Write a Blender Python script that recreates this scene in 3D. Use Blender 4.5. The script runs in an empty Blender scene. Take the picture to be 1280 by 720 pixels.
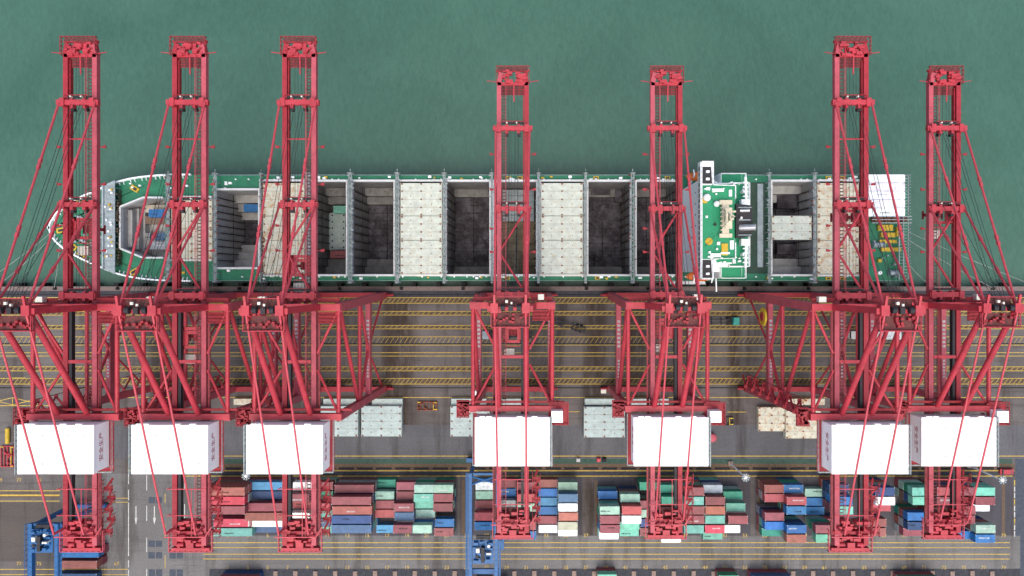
import bpy, math, random
from mathutils import Vector
random.seed(7)
R = math.radians
scene = bpy.context.scene
col = scene.collection

# ------------------------------------------------------------------ camera, sky, sun, exposure
CAM_Z = 215.0
F = 853.0            # focal length in photo pixels (24 mm on a 36 mm sensor)
NX, NY = 665.0, 345.0  # point of the photo straight under the camera
cam_d = bpy.data.cameras.new('camera'); cam = bpy.data.objects.new('camera', cam_d); col.objects.link(cam)
cam.location = (0, 0, CAM_Z); cam.rotation_euler = (0, 0, 0)
cam_d.sensor_width = 36; cam_d.lens = 24.0; cam_d.clip_end = 3000; cam_d.clip_start = 1
cam_d.shift_x = (640 - NX) / 1280; cam_d.shift_y = (NY - 360) / 1280
scene.camera = cam
w = bpy.data.worlds.new('World'); scene.world = w; w.use_nodes = True
nt = w.node_tree; bg = nt.nodes['Background']
sky = nt.nodes.new('ShaderNodeTexSky'); sky.sky_type = 'NISHITA'; sky.sun_disc = False
SUN_EL, SUN_AZ = R(68), R(178)
sky.sun_elevation = SUN_EL; sky.sun_rotation = SUN_AZ
sky.air_density = 1.0; sky.dust_density = 5.0; sky.ozone_density = 1.0
nt.links.new(sky.outputs[0], bg.inputs[0]); bg.inputs[1].default_value = 0.15
sd = bpy.data.lights.new('sun', 'SUN'); so = bpy.data.objects.new('sun', sd); col.objects.link(so)
sd.energy = 1.0; sd.angle = R(70); sd.color = (1.0, 0.96, 0.86)
sv = Vector((math.sin(SUN_AZ) * math.cos(SUN_EL), math.cos(SUN_AZ) * math.cos(SUN_EL), math.sin(SUN_EL)))
so.rotation_euler = sv.to_track_quat('Z', 'Y').to_euler(); so.location = (0, 0, 120)
scene.view_settings.view_transform = 'Standard'; scene.view_settings.look = 'None'
scene.view_settings.exposure = 0.68; scene.view_settings.gamma = 1

# ------------------------------------------------------------------ helpers
def P(px, py, z):
    k = (CAM_Z - z) / F
    return ((px - NX) * k, (NY - py) * k)
def X(px, z=0): return (px - NX) * (CAM_Z - z) / F
def Y(py, z=0): return (NY - py) * (CAM_Z - z) / F
def lin(r, g, b):
    f = lambda c: (c / 255 / 12.92) if c / 255 <= .04045 else ((c / 255 + .055) / 1.055) ** 2.4
    return (f(r), f(g), f(b))

def mat(name, c, rough=.6, metal=0, var=.25, scale=.6, c2=None, c2amt=0.0, c2scale=.8, stretch=(1, 1, 1), bump=0, objcol=False, spec=.4, fine=.12):
    if max(c) < .8: c = tuple(v * .81 for v in c)
    m = bpy.data.materials.new(name); m.use_nodes = True
    n = m.node_tree.nodes; l = m.node_tree.links; b = n['Principled BSDF']
    geo = n.new('ShaderNodeNewGeometry'); mp = n.new('ShaderNodeMapping'); mp.inputs['Scale'].default_value = stretch
    l.new(geo.outputs['Position'], mp.inputs[0])
    n1 = n.new('ShaderNodeTexNoise'); n1.inputs['Scale'].default_value = scale; n1.inputs['Detail'].default_value = 6; n1.inputs['Roughness'].default_value = .65
    n2 = n.new('ShaderNodeTexNoise'); n2.inputs['Scale'].default_value = 5.5; n2.inputs['Detail'].default_value = 3
    l.new(mp.outputs[0], n1.inputs[0]); l.new(geo.outputs['Position'], n2.inputs[0])
    r1 = n.new('ShaderNodeMapRange'); r1.inputs['From Min'].default_value = .3; r1.inputs['From Max'].default_value = .7
    r1.inputs['To Min'].default_value = 1 - var; r1.inputs['To Max'].default_value = 1 + var
    l.new(n1.outputs[0], r1.inputs[0])
    r2 = n.new('ShaderNodeMapRange'); r2.inputs['From Min'].default_value = .3; r2.inputs['From Max'].default_value = .7
    r2.inputs['To Min'].default_value = 1 - fine; r2.inputs['To Max'].default_value = 1 + fine
    l.new(n2.outputs[0], r2.inputs[0])
    mu = n.new('ShaderNodeMath'); mu.operation = 'MULTIPLY'; l.new(r1.outputs[0], mu.inputs[0]); l.new(r2.outputs[0], mu.inputs[1])
    vm = n.new('ShaderNodeVectorMath'); vm.operation = 'SCALE'
    if objcol:
        oi = n.new('ShaderNodeObjectInfo'); l.new(oi.outputs['Color'], vm.inputs[0])
    else:
        vm.inputs[0].default_value = c
    l.new(mu.outputs[0], vm.inputs['Scale']); out = vm.outputs[0]
    if c2 is not None:
        n3 = n.new('ShaderNodeTexNoise'); n3.inputs['Scale'].default_value = c2scale; n3.inputs['Detail'].default_value = 8; n3.inputs['Roughness'].default_value = .75
        l.new(mp.outputs[0], n3.inputs[0])
        r3 = n.new('ShaderNodeMapRange'); r3.inputs['From Min'].default_value = .62 - .25 * c2amt; r3.inputs['From Max'].default_value = .75 - .2 * c2amt
        r3.inputs['To Max'].default_value = min(1, .35 + c2amt)
        l.new(n3.outputs[0], r3.inputs[0])
        mx = n.new('ShaderNodeMix'); mx.data_type = 'RGBA'
        l.new(r3.outputs[0], mx.inputs['Factor']); l.new(out, mx.inputs['A']); mx.inputs['B'].default_value = (*c2, 1); out = mx.outputs['Result']
    l.new(out, b.inputs['Base Color'])
    b.inputs['Roughness'].default_value = rough; b.inputs['Metallic'].default_value = metal
    b.inputs['Specular IOR Level'].default_value = spec
    if bump:
        bp = n.new('ShaderNodeBump'); bp.inputs['Strength'].default_value = bump; l.new(n2.outputs[0], bp.inputs['Height']); l.new(bp.outputs[0], b.inputs['Normal'])
    return m

RUST = (.16, .055, .02)
M = {}
M['deep'] = mat('crane_shaded_red', (.37, .02, .036), .55, var=.2, scale=.4, c2=(.16, .04, .04), c2amt=.2, c2scale=1.5)  # crane red darkened to stand for girder faces out of the light
M['red'] = mat('crane_red', (.47, .036, .056), .5, var=.24, scale=.3, c2=(.26, .08, .08), c2amt=.28, c2scale=1.2)
M['red2'] = mat('crane_faded_red', (.48, .08, .11), .55, var=.2, scale=.4, c2=(.30, .10, .10), c2amt=.2, c2scale=1.5)
M['redd'] = mat('crane_deep_red', (.34, .018, .03), .6, var=.25, scale=.8, c2=(.08, .04, .04), c2amt=.3, c2scale=1.5)
M['pink'] = mat('crane_stay_pink', (.56, .07, .095), .5, var=.1)
M['grate'] = mat('grating', (.17, .045, .045), .8, var=.4, scale=2, c2=(.03, .02, .02), c2amt=.6, c2scale=3)
M['cwhite'] = mat('house_white', (.93, .93, .92), .55, var=.03, scale=.3, fine=.02)
M['wall'] = mat('house_wall', (.95, .96, .97), .6, var=.02, scale=.3, fine=.03)
M['dark'] = mat('dark_machinery', (.02, .02, .025), .6, var=.4, scale=2)
M['black'] = mat('black_rubber', (.012, .012, .014), .8)
M['rope'] = mat('steel_rope', (.03, .035, .035), .6)
M['glass'] = mat('dark_glass', (.01, .015, .02), .15, var=.1, spec=.8)
M['steel'] = mat('grey_steel', (.36, .42, .42), .6, var=.3, scale=1.2, c2=RUST, c2amt=.15, c2scale=2)
M['cont'] = mat('container_paint', (1, 1, 1), .55, var=.24, scale=.6, c2=(.13, .085, .06), c2amt=.24, c2scale=1.6, objcol=True, fine=.1)
M['cast'] = mat('corner_casting', (.45, .45, .45), .6, var=.3, objcol=False)
M['yellow'] = mat('yellow_paint', (.62, .42, .03), .6, var=.25, scale=1.5)
M['orange'] = mat('orange_paint', (.70, .17, .03), .5, var=.2)
M['blue'] = mat('gantry_blue', (.012, .12, .33), .5, var=.2, scale=.8, c2=(.05, .05, .06), c2amt=.2)
M['green'] = mat('deck_green', (.018, .20, .105), .6, var=.22, scale=.35, c2=(.05, .10, .07), c2amt=.3, c2scale=.9)
M['greend'] = mat('deck_shaded_green', (.022, .065, .045), .7, var=.3, scale=.6, c2=(.10, .07, .05), c2amt=.35, c2scale=1.5)
M['greenp'] = mat('upper_deck_green', (.012, .30, .14), .6, var=.12, scale=.3, c2=(.05, .17, .10), c2amt=.15)
M['hull'] = mat('hull_dark', (.012, .035, .04), .6, var=.3, scale=.3, c2=(.05, .03, .025), c2amt=.2)
M['coam'] = mat('coaming_white', (.74, .77, .77), .6, var=.1, scale=.8, c2=RUST, c2amt=.12, c2scale=1.2)
M['cover'] = mat('cover_pale', (.62, .68, .60), .7, var=.18, scale=.5, c2=(.48, .38, .22), c2amt=.36, c2scale=.7)
M['coverr'] = mat('cover_rusty', (.66, .66, .53), .7, var=.18, scale=.5, c2=(.42, .20, .05), c2amt=.5, c2scale=.6)
M['coverg'] = mat('cover_dusty', (.48, .59, .57), .75, var=.15, scale=.6, c2=(.26, .25, .20), c2amt=.3, c2scale=.8)
M['rust'] = mat('rust', (.22, .06, .03), .8, var=.4, scale=2)
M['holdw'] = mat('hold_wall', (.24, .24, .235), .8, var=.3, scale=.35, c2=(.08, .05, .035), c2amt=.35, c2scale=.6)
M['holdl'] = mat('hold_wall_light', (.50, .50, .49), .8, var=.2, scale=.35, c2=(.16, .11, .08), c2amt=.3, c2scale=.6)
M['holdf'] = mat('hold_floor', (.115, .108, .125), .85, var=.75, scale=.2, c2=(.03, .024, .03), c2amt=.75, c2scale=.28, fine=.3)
M['guide'] = mat('cell_guide', (.06, .035, .028), .9, var=.5, scale=1)
M['holdo'] = mat('hold_floor_olive', (.26, .22, .15), .85, var=.4, scale=.25, c2=(.05, .04, .03), c2amt=.5, c2scale=.4)
M['bwhite'] = mat('ship_white', (.86, .90, .92), .5, var=.05, scale=.5, c2=(.35, .30, .26), c2amt=.06)
M['cream'] = mat('mast_cream', (.70, .64, .48), .5, var=.15)
M['lgrey'] = mat('pale_blue_grey', (.33, .40, .43), .6, var=.25, scale=.5, c2=(.15, .18, .19), c2amt=.25)
M['chrome'] = mat('exhaust_steel', (.6, .6, .6), .3, metal=.8)
M['seam'] = mat('cover_seam', (.30, .29, .23), .9, var=.4)
M['seamy'] = mat('asphalt_joint', (.05, .048, .048), .9)
M['ypaint'] = mat('yellow_line', (.56, .39, .07), .8, var=.35, scale=1.2, c2=(.16, .14, .11), c2amt=.32, c2scale=1.5)
M['wpaint'] = mat('white_line', (.60, .62, .60), .8, var=.25, scale=1.2, c2=(.2, .2, .2), c2amt=.3, c2scale=1.5)
M['letter'] = mat('red_lettering', (.45, .06, .09), .6, var=.1)
M['rtgw'] = mat('cabinet_white', (.75, .74, .66), .6, var=.1)
M['teal'] = mat('truck_teal', (.03, .32, .26), .5)
M['concrete'] = mat('weathered_concrete', (.27, .20, .165), .9, var=.25, scale=1, c2=(.12, .09, .08), c2amt=.3)
M['brown'] = mat('drain_brown', (.13, .09, .06), .9, var=.35, scale=1.5)

def asphalt(name, c1, c2, c3, streak=1.0, stains=()):
    c1, c2, c3 = [tuple(v * .80 for v in c) for c in (c1, c2, c3)]
    m = bpy.data.materials.new(name); m.use_nodes = True
    n = m.node_tree.nodes; l = m.node_tree.links; b = n['Principled BSDF']
    geo = n.new('ShaderNodeNewGeometry')
    def noise(s, sc, det=6, ro=.65):
        mp = n.new('ShaderNodeMapping'); mp.inputs['Scale'].default_value = s; l.new(geo.outputs['Position'], mp.inputs[0])
        t = n.new('ShaderNodeTexNoise'); t.inputs['Scale'].default_value = sc; t.inputs['Detail'].default_value = det; t.inputs['Roughness'].default_value = ro
        l.new(mp.outputs[0], t.inputs[0]); return t.outputs[0]
    def rng(src, a, bb, lo, hi):
        r = n.new('ShaderNodeMapRange'); r.inputs[1].default_value = a; r.inputs[2].default_value = bb; r.inputs[3].default_value = lo; r.inputs[4].default_value = hi
        l.new(src, r.inputs[0]); return r.outputs[0]
    def mix(f, a, bb):
        x = n.new('ShaderNodeMix'); x.data_type = 'RGBA'; l.new(f, x.inputs['Factor'])
        if isinstance(a, tuple): x.inputs['A'].default_value = (*a, 1)
        else: l.new(a, x.inputs['A'])
        if isinstance(bb, tuple): x.inputs['B'].default_value = (*bb, 1)
        else: l.new(bb, x.inputs['B'])
        return x.outputs['Result']
    base = mix(rng(noise((1, 1, 1), .035, 8, .6), .38, .62, 0, 1), c1, c2)
    base = mix(rng(noise((.12, 1.4, 1), .5, 6), .5, .75, 0, .65 * streak), base, c3)          # wheel tracks along the quay
    base = mix(rng(noise((1.6, .16, 1), .10, 8, .7), .50, .66, 0, .75), base, tuple(x * .55 for x in (c3[0] * 1.15, c3[1], c3[2] * .9)))    # oil and rust stains
    sx_ = n.new('ShaderNodeSeparateXYZ'); l.new(geo.outputs['Position'], sx_.inputs[0])
    for x_c, x_w in stains:
        d = n.new('ShaderNodeMath'); d.operation = 'SUBTRACT'; l.new(sx_.outputs[0], d.inputs[0]); d.inputs[1].default_value = x_c
        e = n.new('ShaderNodeMath'); e.operation = 'ABSOLUTE'; l.new(d.outputs[0], e.inputs[0])
        g_ = rng(e.outputs[0], x_w * .3, x_w, 1, 0); k_ = n.new('ShaderNodeMath'); k_.operation = 'MULTIPLY'; l.new(g_, k_.inputs[0])
        l.new(rng(noise((1.6, .3, 1), .35, 7, .7),   .36, .56, .25, 1.0), k_.inputs[1]); base = mix(k_.outputs[0], base, (.040, .028, .022))
    fine = rng(noise((1, 1, 1), 2.2, 5, .8), .3, .7, .72, 1.28)
    # concrete bay joints
    sep = n.new('ShaderNodeSeparateXYZ'); l.new(geo.outputs['Position'], sep.inputs[0])
    vm = n.new('ShaderNodeVectorMath'); vm.operation = 'SCALE'; l.new(base, vm.inputs[0]); l.new(fine, vm.inputs['Scale'])
    l.new(vm.outputs[0], b.inputs['Base Color']); b.inputs['Roughness'].default_value = .85
    b.inputs['Specular IOR Level'].default_value = .3
    bp = n.new('ShaderNodeBump'); bp.inputs['Strength'].default_value = .3; l.new(noise((1, 1, 1), 6, 3), bp.inputs['Height']); l.new(bp.outputs[0], b.inputs['Normal'])
    return m
M['quay'] = asphalt('quay_asphalt', (.165, .150, .145), (.105, .094, .090), (.062, .051, .047), 1.0, ((X(500), 7), (X(487), 3), (X(745), 5), (X(792), 6), (X(850), 4), (X(205), 5), (X(918), 3)))
M['lay'] = asphalt('laydown_asphalt', (.135, .137, .148), (.10, .102, .112), (.075, .075, .08), .4)
M['yard'] = asphalt('yard_asphalt', (.095, .093, .106), (.066, .064, .078), (.06, .052, .052), .5)
M['road'] = asphalt('yard_road', (.20, .196, .194), (.15, .146, .145), (.09, .085, .083), .8)
M['patch'] = mat('blue_grey_patch', (.065, .08, .105), .9, var=.25, scale=1)
M['gstrip'] = mat('green_strip', (.045, .10, .075), .9, var=.4, scale=.8, c2=(.05, .045, .045), c2amt=.5)
M['edge'] = mat('quay_edge_concrete', (.20, .155, .145), .9, var=.3, scale=.8, c2=(.07, .05, .05), c2amt=.35)
M['leftyard'] = asphalt('left_yard_asphalt', (.12, .10, .085), (.085, .078, .075), (.05, .05, .06), .4)
M['hstrip'] = mat('worn_hatch_strip', (.105, .075, .05), .9, var=.4, scale=.7, c2=(.05, .04, .035), c2amt=.4)
M['dgrey'] = mat('dark_paving', (.045, .047, .058), .9, var=.35, scale=.7)

def water_mat():
    m = bpy.data.materials.new('harbour_water'); m.use_nodes = True
    n = m.node_tree.nodes; l = m.node_tree.links; b = n['Principled BSDF']
    geo = n.new('ShaderNodeNewGeometry')
    t = n.new('ShaderNodeTexNoise'); t.inputs['Scale'].default_value = .018; t.inputs['Detail'].default_value = 7; t.inputs['Distortion'].default_value = 1.2
    l.new(geo.outputs['Position'], t.inputs[0])
    x = n.new('ShaderNodeValToRGB'); x.color_ramp.elements[0].position = .3; x.color_ramp.elements[1].position = .7
    x.color_ramp.elements[0].color = (.036, .097, .070, 1); x.color_ramp.elements[1].color = (.051, .125, .092, 1)
    l.new(t.outputs[0], x.inputs[0]); 
    t3 = n.new('ShaderNodeTexNoise'); t3.inputs['Scale'].default_value = .9; t3.inputs['Detail'].default_value = 6; t3.inputs['Roughness'].default_value = .8
    mp3 = n.new('ShaderNodeMapping'); mp3.inputs['Rotation'].default_value = (0, 0, .8); mp3.inputs['Scale'].default_value = (1, .45, 1)
    l.new(geo.outputs['Position'], mp3.inputs[0]); l.new(mp3.outputs[0], t3.inputs[0])
    r3 = n.new('ShaderNodeMapRange'); r3.inputs[1].default_value = .3; r3.inputs[2].default_value = .7; r3.inputs[3].default_value = .84; r3.inputs[4].default_value = 1.16
    l.new(t3.outputs[0], r3.inputs[0])
    vm = n.new('ShaderNodeVectorMath'); vm.operation = 'SCALE'; l.new(x.outputs[0], vm.inputs[0]); l.new(r3.outputs[0], vm.inputs['Scale'])
    l.new(vm.outputs[0], b.inputs['Base Color'])
    b.inputs['Roughness'].default_value = .28; b.inputs['IOR'].default_value = 1.33
    t2 = n.new('ShaderNodeTexNoise'); t2.inputs['Scale'].default_value = .55; t2.inputs['Detail'].default_value = 9; t2.inputs['Roughness'].default_value = .7
    l.new(mp3.outputs[0], t2.inputs[0])
    bp = n.new('ShaderNodeBump'); bp.inputs['Strength'].default_value = .35; bp.inputs['Distance'].default_value = .6
    l.new(t2.outputs[0], bp.inputs['Height']); l.new(bp.outputs[0], b.inputs['Normal'])
    return m
M['water'] = water_mat()

class MB:
    def __init__(s): s.v = []; s.f = []; s.mi = []; s.cur = 0; s.calls = []
    def _add(s, vs, fs):
        s.calls.append((list(vs), list(fs)))
        k = len(s.v); s.v += [tuple(v) for v in vs]
        for f in fs: s.f.append([i + k for i in f]); s.mi.append(s.cur)
    def box(s, x0, x1, y0, y1, z0, z1):
        if x0 > x1: x0, x1 = x1, x0
        if y0 > y1: y0, y1 = y1, y0
        s._add([(x0, y0, z0), (x1, y0, z0), (x1, y1, z0), (x0, y1, z0), (x0, y0, z1), (x1, y0, z1), (x1, y1, z1), (x0, y1, z1)],
               [(3, 2, 1, 0), (4, 5, 6, 7), (0, 1, 5, 4), (1, 2, 6, 5), (2, 3, 7, 6), (3, 0, 4, 7)]); return s
    def beam(s, p, q, w_, h_, up=(0, 0, 1)):
        p, q = Vector(p), Vector(q); d = (q - p).normalized(); u = Vector(up)
        if abs(d.dot(u)) > .98: u = Vector((0, 1, 0))
        a = d.cross(u).normalized(); u = a.cross(d).normalized(); a *= w_ / 2; u *= h_ / 2
        vs = [p - a - u, p + a - u, p + a + u, p - a + u, q - a - u, q + a - u, q + a + u, q - a + u]
        s._add(vs, [(0, 1, 2, 3), (7, 6, 5, 4), (0, 4, 5, 1), (1, 5, 6, 2), (2, 6, 7, 3), (3, 7, 4, 0)]); return s
    def tube(s, p, q, r, n=8, r2=None):
        p, q = Vector(p), Vector(q); d = (q - p).normalized(); u = Vector((0, 0, 1))
        if abs(d.dot(u)) > .98: u = Vector((0, 1, 0))
        a = d.cross(u).normalized(); u = a.cross(d).normalized(); r2 = r if r2 is None else r2
        vs = []
        for c, rr in ((p, r), (q, r2)):
            for i in range(n):
                t = 2 * math.pi * i / n; vs.append(c + a * (rr * math.cos(t)) + u * (rr * math.sin(t)))
        fs = [(i, (i + 1) % n, n + (i + 1) % n, n + i) for i in range(n)] + [tuple(range(n - 1, -1, -1)), tuple(range(n, 2 * n))]
        s._add(vs, fs); return s
    def prism(s, poly, z0, z1):
        n = len(poly); vs = [(x, y, z0) for x, y in poly] + [(x, y, z1) for x, y in poly]
        s._add(vs, [tuple(range(n - 1, -1, -1)), tuple(range(n, 2 * n))] + [(i, (i + 1) % n, n + (i + 1) % n, n + i) for i in range(n)]); return s
    def sheet(s, poly, z): s._add([(x, y, z) for x, y in poly], [tuple(range(len(poly)))]); return s
    def dome(s, c, r, n=12, m=5, zs=1.0):
        vs = []; fs = []
        for j in range(m):
            t = math.pi / 2 * j / m
            for i in range(n):
                a = 2 * math.pi * i / n; vs.append((c[0] + r * math.cos(t) * math.cos(a), c[1] + r * math.cos(t) * math.sin(a), c[2] + r * zs * math.sin(t)))
        vs.append((c[0], c[1], c[2] + r * zs))
        for j in range(m - 1):
            for i in range(n): fs.append((j * n + i, j * n + (i + 1) % n, (j + 1) * n + (i + 1) % n, (j + 1) * n + i))
        for i in range(n): fs.append(((m - 1) * n + i, (m - 1) * n + (i + 1) % n, m * n))
        s._add(vs, fs); return s
    def rail(s, p, q, h=1.1, r=.05, step=2.0):
        p, q = Vector(p), Vector(q); L = (q - p).length; k = max(1, int(L / step))
        for dz in (h, h * .5): s.beam(p + Vector((0, 0, dz)), q + Vector((0, 0, dz)), r * 1.6, r * 1.6)
        for i in range(k + 1): c = p.lerp(q, i / k); s.beam(c, c + Vector((0, 0, h)), r * 1.6, r * 1.6, (0, 1, 0))
        return s
    def build(s, name, m, parent=None, off=(0, 0, 0)):
        me = bpy.data.meshes.new(name); me.from_pydata([(v[0] - off[0], v[1] - off[1], v[2] - off[2]) for v in s.v], [], s.f)
        ms = m if isinstance(m, (list, tuple)) else [m]
        for x in ms: me.materials.append(x)
        if len(ms) > 1: me.polygons.foreach_set('material_index', s.mi)
        me.update(); o = bpy.data.objects.new(name, me); col.objects.link(o)
        if parent is not None: o.parent = parent
        return o

def tag(o, label=None, cat=None, group=None, kind=None):
    if label: o['label'] = label
    if cat: o['category'] = cat
    if group: o['group'] = group
    if kind: o['kind'] = kind
    return o
def empty(name, loc):
    o = bpy.data.objects.new(name, None); col.objects.link(o); o.location = loc; o.empty_display_size = 1; return o
KIDS = {}
def copy_tree(o, parent=None):
    c = o.copy(); col.objects.link(c); c.parent = parent
    for ch in [x for x in bpy.data.objects if x.parent == o]: copy_tree(ch, c)
    return c
def lettering(name, txt, size, m, parent, loc, rot, extrude=.01):
    cu = bpy.data.curves.new(name, 'FONT'); cu.body = txt; cu.size = size; cu.align_x = 'CENTER'; cu.align_y = 'CENTER'; cu.extrude = extrude
    t = bpy.data.objects.new(name + '_tmp', cu); col.objects.link(t)
    dg = bpy.context.evaluated_depsgraph_get(); me = bpy.data.meshes.new_from_object(t.evaluated_get(dg)); bpy.data.objects.remove(t)
    me.materials.clear(); me.materials.append(m)
    o = bpy.data.objects.new(name, me); col.objects.link(o); o.location = loc; o.rotation_euler = rot
    if parent: o.parent = parent
    return o

# ------------------------------------------------------------------ hull outline (world, deck level z = 7)
ZD = 7.0
north_px = [(63.5, 287), (66, 277), (72, 268), (82, 259), (95, 251), (108, 244.5), (123.7, 238), (137, 232), (150, 227.5), (164, 224), (178, 221.7), (195, 220), (213, 219), (240, 218.6), (265, 218.6)]
north = [P(x, y, ZD) for x, y in north_px]; YN = Y(218.6, ZD); YS = Y(351.2, ZD); YC = (YN + YS) / 2
XB, XE = X(265, ZD), X(1136, ZD)
tip = (north[0][0] - .2, YC)
nline = [(x, y) for x, y in north] + [(XE - 2, YN), (XE, YN - 2)]
sline = [(x, 2 * YC - y) for x, y in nline]
def waterline(pts):
    out = []
    for x, y in pts:
        k = max(0, (-95 - x)) / 52.0; out.append((x + 4.5 * k * k + 1.5 * k, YC + (y - YC) * (1 - .28 * k)))
    return out
# ------------------------------------------------------------------ SETTING: water, quay, paving
ZW = -4.0; YQ = -3.3; BIG = 900
nw, sw = waterline([tip] + nline), waterline([tip] + sline)
mb = MB()
mb.sheet([(-BIG, nw[0][1])] + nw + [(nw[-1][0], YC), (BIG, YC), (BIG, 700), (-BIG, 700)], ZW)
mb.sheet([(-BIG, YQ + .0), (BIG, YQ), (BIG, YC)] + [(nw[-1][0], YC)] + sw[::-1] + [(-BIG, nw[0][1])], ZW)
tag(mb.build('water', M['water']), kind='structure')
mb = MB(); mb.box(-BIG, BIG, -700, YQ, -16, 0); tag(mb.build('quay', M['quay']), kind='structure')
def band(name, y0, y1, m, z=.004, x0=-400, x1=400, kind='structure'):
    o = MB().sheet([(x0, Y(y1)), (x1, Y(y1)), (x1, Y(y0)), (x0, Y(y0))], z).build(name, m); tag(o, kind=kind); return o
# raised quay edge beam
tag(MB().box(-400, 400, Y(363.5), YQ + .02, 0, .25).build('quay_edge', M['edge']), kind='structure')
band('quay_apron', 363.6, 371.3, M['dgrey'])
band('laydown_area', 531, 573.5, M['lay'], x0=X(60), x1=X(1290))
band('green_strip', 573.5, 579.5, M['gstrip'], x0=X(160), x1=X(1265))
band('brown_strip', 579.5, 588, M['brown'], x0=X(160), x1=X(1268))
band('service_lane', 589, 596, M['dgrey'], x0=X(232), x1=X(1268))
for (a, b) in ((262, 572), (575, 728), (742, 938), (944, 1118), (1122, 1266)):
    o = MB().sheet([(X(a), Y(669)), (X(b), Y(669)), (X(b), Y(596.2)), (X(a), Y(596.2))], .006).build('yard_paving', M['yard']); tag(o, kind='structure')
band('yard_lane', 669.5, 710.5, M['road'], x0=X(255), x1=X(1275))
band('left_road', 592, 725, M['road'], z=.008, x0=X(134), x1=X(262))
band('left_yard_paving', 628, 702, M['leftyard'], z=.005, x0=X(-120), x1=X(95))
band('left_rail_strip', 616.5, 621.5, M['brown'], z=.005, x0=X(-120), x1=X(75))
band('side_apron', 560, 760, M['patch'], z=.003, x0=X(1269), x1=X(1400))
band('lower_yard_paving', 711, 800, M['dgrey'], z=.010, x0=X(262), x1=X(1275))

# painted lines: one sheet each colour
ym = MB(); wm = MB(); dm = MB()
ZL = .016
def hl(m, y, x0, x1, t=.22): m.sheet([(x0, Y(y) - t / 2), (x1, Y(y) - t / 2), (x1, Y(y) + t / 2), (x0, Y(y) + t / 2)], ZL)
def vl(m, x, y0, y1, t=.22): m.sheet([(X(x) - t / 2, Y(y1)), (X(x) + t / 2, Y(y1)), (X(x) + t / 2, Y(y0)), (X(x) - t / 2, Y(y0))], ZL)
def hatch(m, y0, y1, x0, x1, pitch, slant, t=.2, gap=.22):
    a, b = Y(y1) + gap, Y(y0) - gap; x = x0
    while x < x1:
        m.sheet([(x, a), (x + t, a), (x + t + slant, b), (x + slant, b)], ZL); x += pitch
XL, XR = X(-120), X(1400)
for (y0, y1, hh) in ((372, 379, 1), (389.3, 393.8, 2), (406.8, 411, 2), (421, None, 0), (431.3, None, 0), (440.8, 445, 0), (458.5, 463.5, 2), (473, 480, 1)):
    hl(ym, y0, XL, XR, .2)
    if y1: hl(ym, y1, XL, XR, .2)
    if hh: band('hatch_strip', y0, y1, M['hstrip'], z=.008)
    if hh == 1: hatch(ym, y0, y1, XL, XR, 1.45, 1.1, .17)
    if hh == 2: hatch(ym, y0, y1, XL, XR, 1.7, .8, .2)
hatch(ym, 421, 430.5, XL, XR, 1.5, 1.3, .13)
for x0, x1 in ((X(-60), X(80)),):
    pass
hl(ym, 496.8, X(90), XR, .22); hl(ym, 570, X(160), XR, .26); hl(ym, 588.4, X(160), X(1268), .28); hl(ym, 595, X(232), X(1266), .28)
for y in (678.2, 684.4, 692.6, 698.6): hl(ym, y, X(254), X(1262), .24)
for y in (613.3, 626.2): hl(ym, y, X(-60), X(75), .26)
hl(ym, 619, X(-60), X(75), .5)
for y in (622.6, 627.6): hl(ym, y, X(134), X(160), .2)
hl(ym, 711.5, X(0), X(160), .22); hl(ym, 718, X(-20), X(160), .2)
for x0, x1, y in ((12, 32, 472.3), (108, 118, 472.3), (909, 933, 515), (706, 725, 514.6), (1118, 1128, 470)): hl(ym, y, X(x0), X(x1), .22)
x = 0
for i in range(3): # crossed box bays
    a, b = X(-60 + i * 38), X(-22 + i * 38)
    p0, p1 = Y(506), Y(497)
    ym.beam((a, p0, ZL), (b, p1, ZL), .2, .001); ym.beam((a, p1, ZL + .002), (b, p0, ZL + .002), .2, .001); vl(ym, -60 + i * 38, 497, 506)
hl(ym, 507, X(-60), X(62), .24)
for y in (440, 484): pass
for x_ in (206.6,):
    for a, b in ((617, 628), (656, 671), (694, 710)): vl(ym, x_, a, b, .2)
vl(wm, 160.9, 592, 605); vl(wm, 160.9, 612, 625)
for a, b in ((628, 695), (700, 709), (712, 722)): vl(wm, 160.9, a, b, .25)
for a, b in ((594, 613), (632, 651), (672, 690), (711, 725)): vl(wm, 183.6, a, b, .22)
for a, b in ((595, 612), (630, 648)): vl(wm, 231, a, b, .22)
for ax in (170.2, 193.2):
    vl(wm, ax, 632.5, 648, .28); c = X(ax); wm.sheet([(c - .45, Y(647)), (c, Y(656)), (c + .45, Y(647))], ZL)
for (a, b) in ((267, 285),): pass
for yy in (672, 688, 700):  # small arrows/dashes in the stack gap
    pass
for r0, r1, cols in ((621, 629, ((186, 194), (195, 203))), (675.5, 683.5, ((185.5, 194), (195, 203))), (690, 698, ((185.5, 194), (195, 203), (212, 220), (221, 229))), (711.5, 721, ((186, 194), (195, 203), (212, 220), (221, 229)))):
    for a, b in cols: dm.sheet([(X(a), Y(r1)), (X(b), Y(r1)), (X(b), Y(r0)), (X(a), Y(r0))], .014)
# fence/boundary at the right end
for i in range(9): vl(wm if i % 3 else ym, 1268, 600 + i * 8, 606.5 + i * 8, .3)
for xx in (1126, 1254, 948, 745, 579): 
    dm2 = MB().sheet([(X(xx) - .5, Y(668)), (X(xx) + .5, Y(668)), (X(xx) + .5, Y(600)), (X(xx) - .5, Y(600))], .012).build('drain_strip', M['brown']); tag(dm2, kind='structure')
tag(ym.build('lane_markings', M['ypaint']), kind='structure'); tag(wm.build('white_markings', M['wpaint']), kind='structure'); tag(dm.build('paving_patches', M['patch']), kind='structure')
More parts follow.
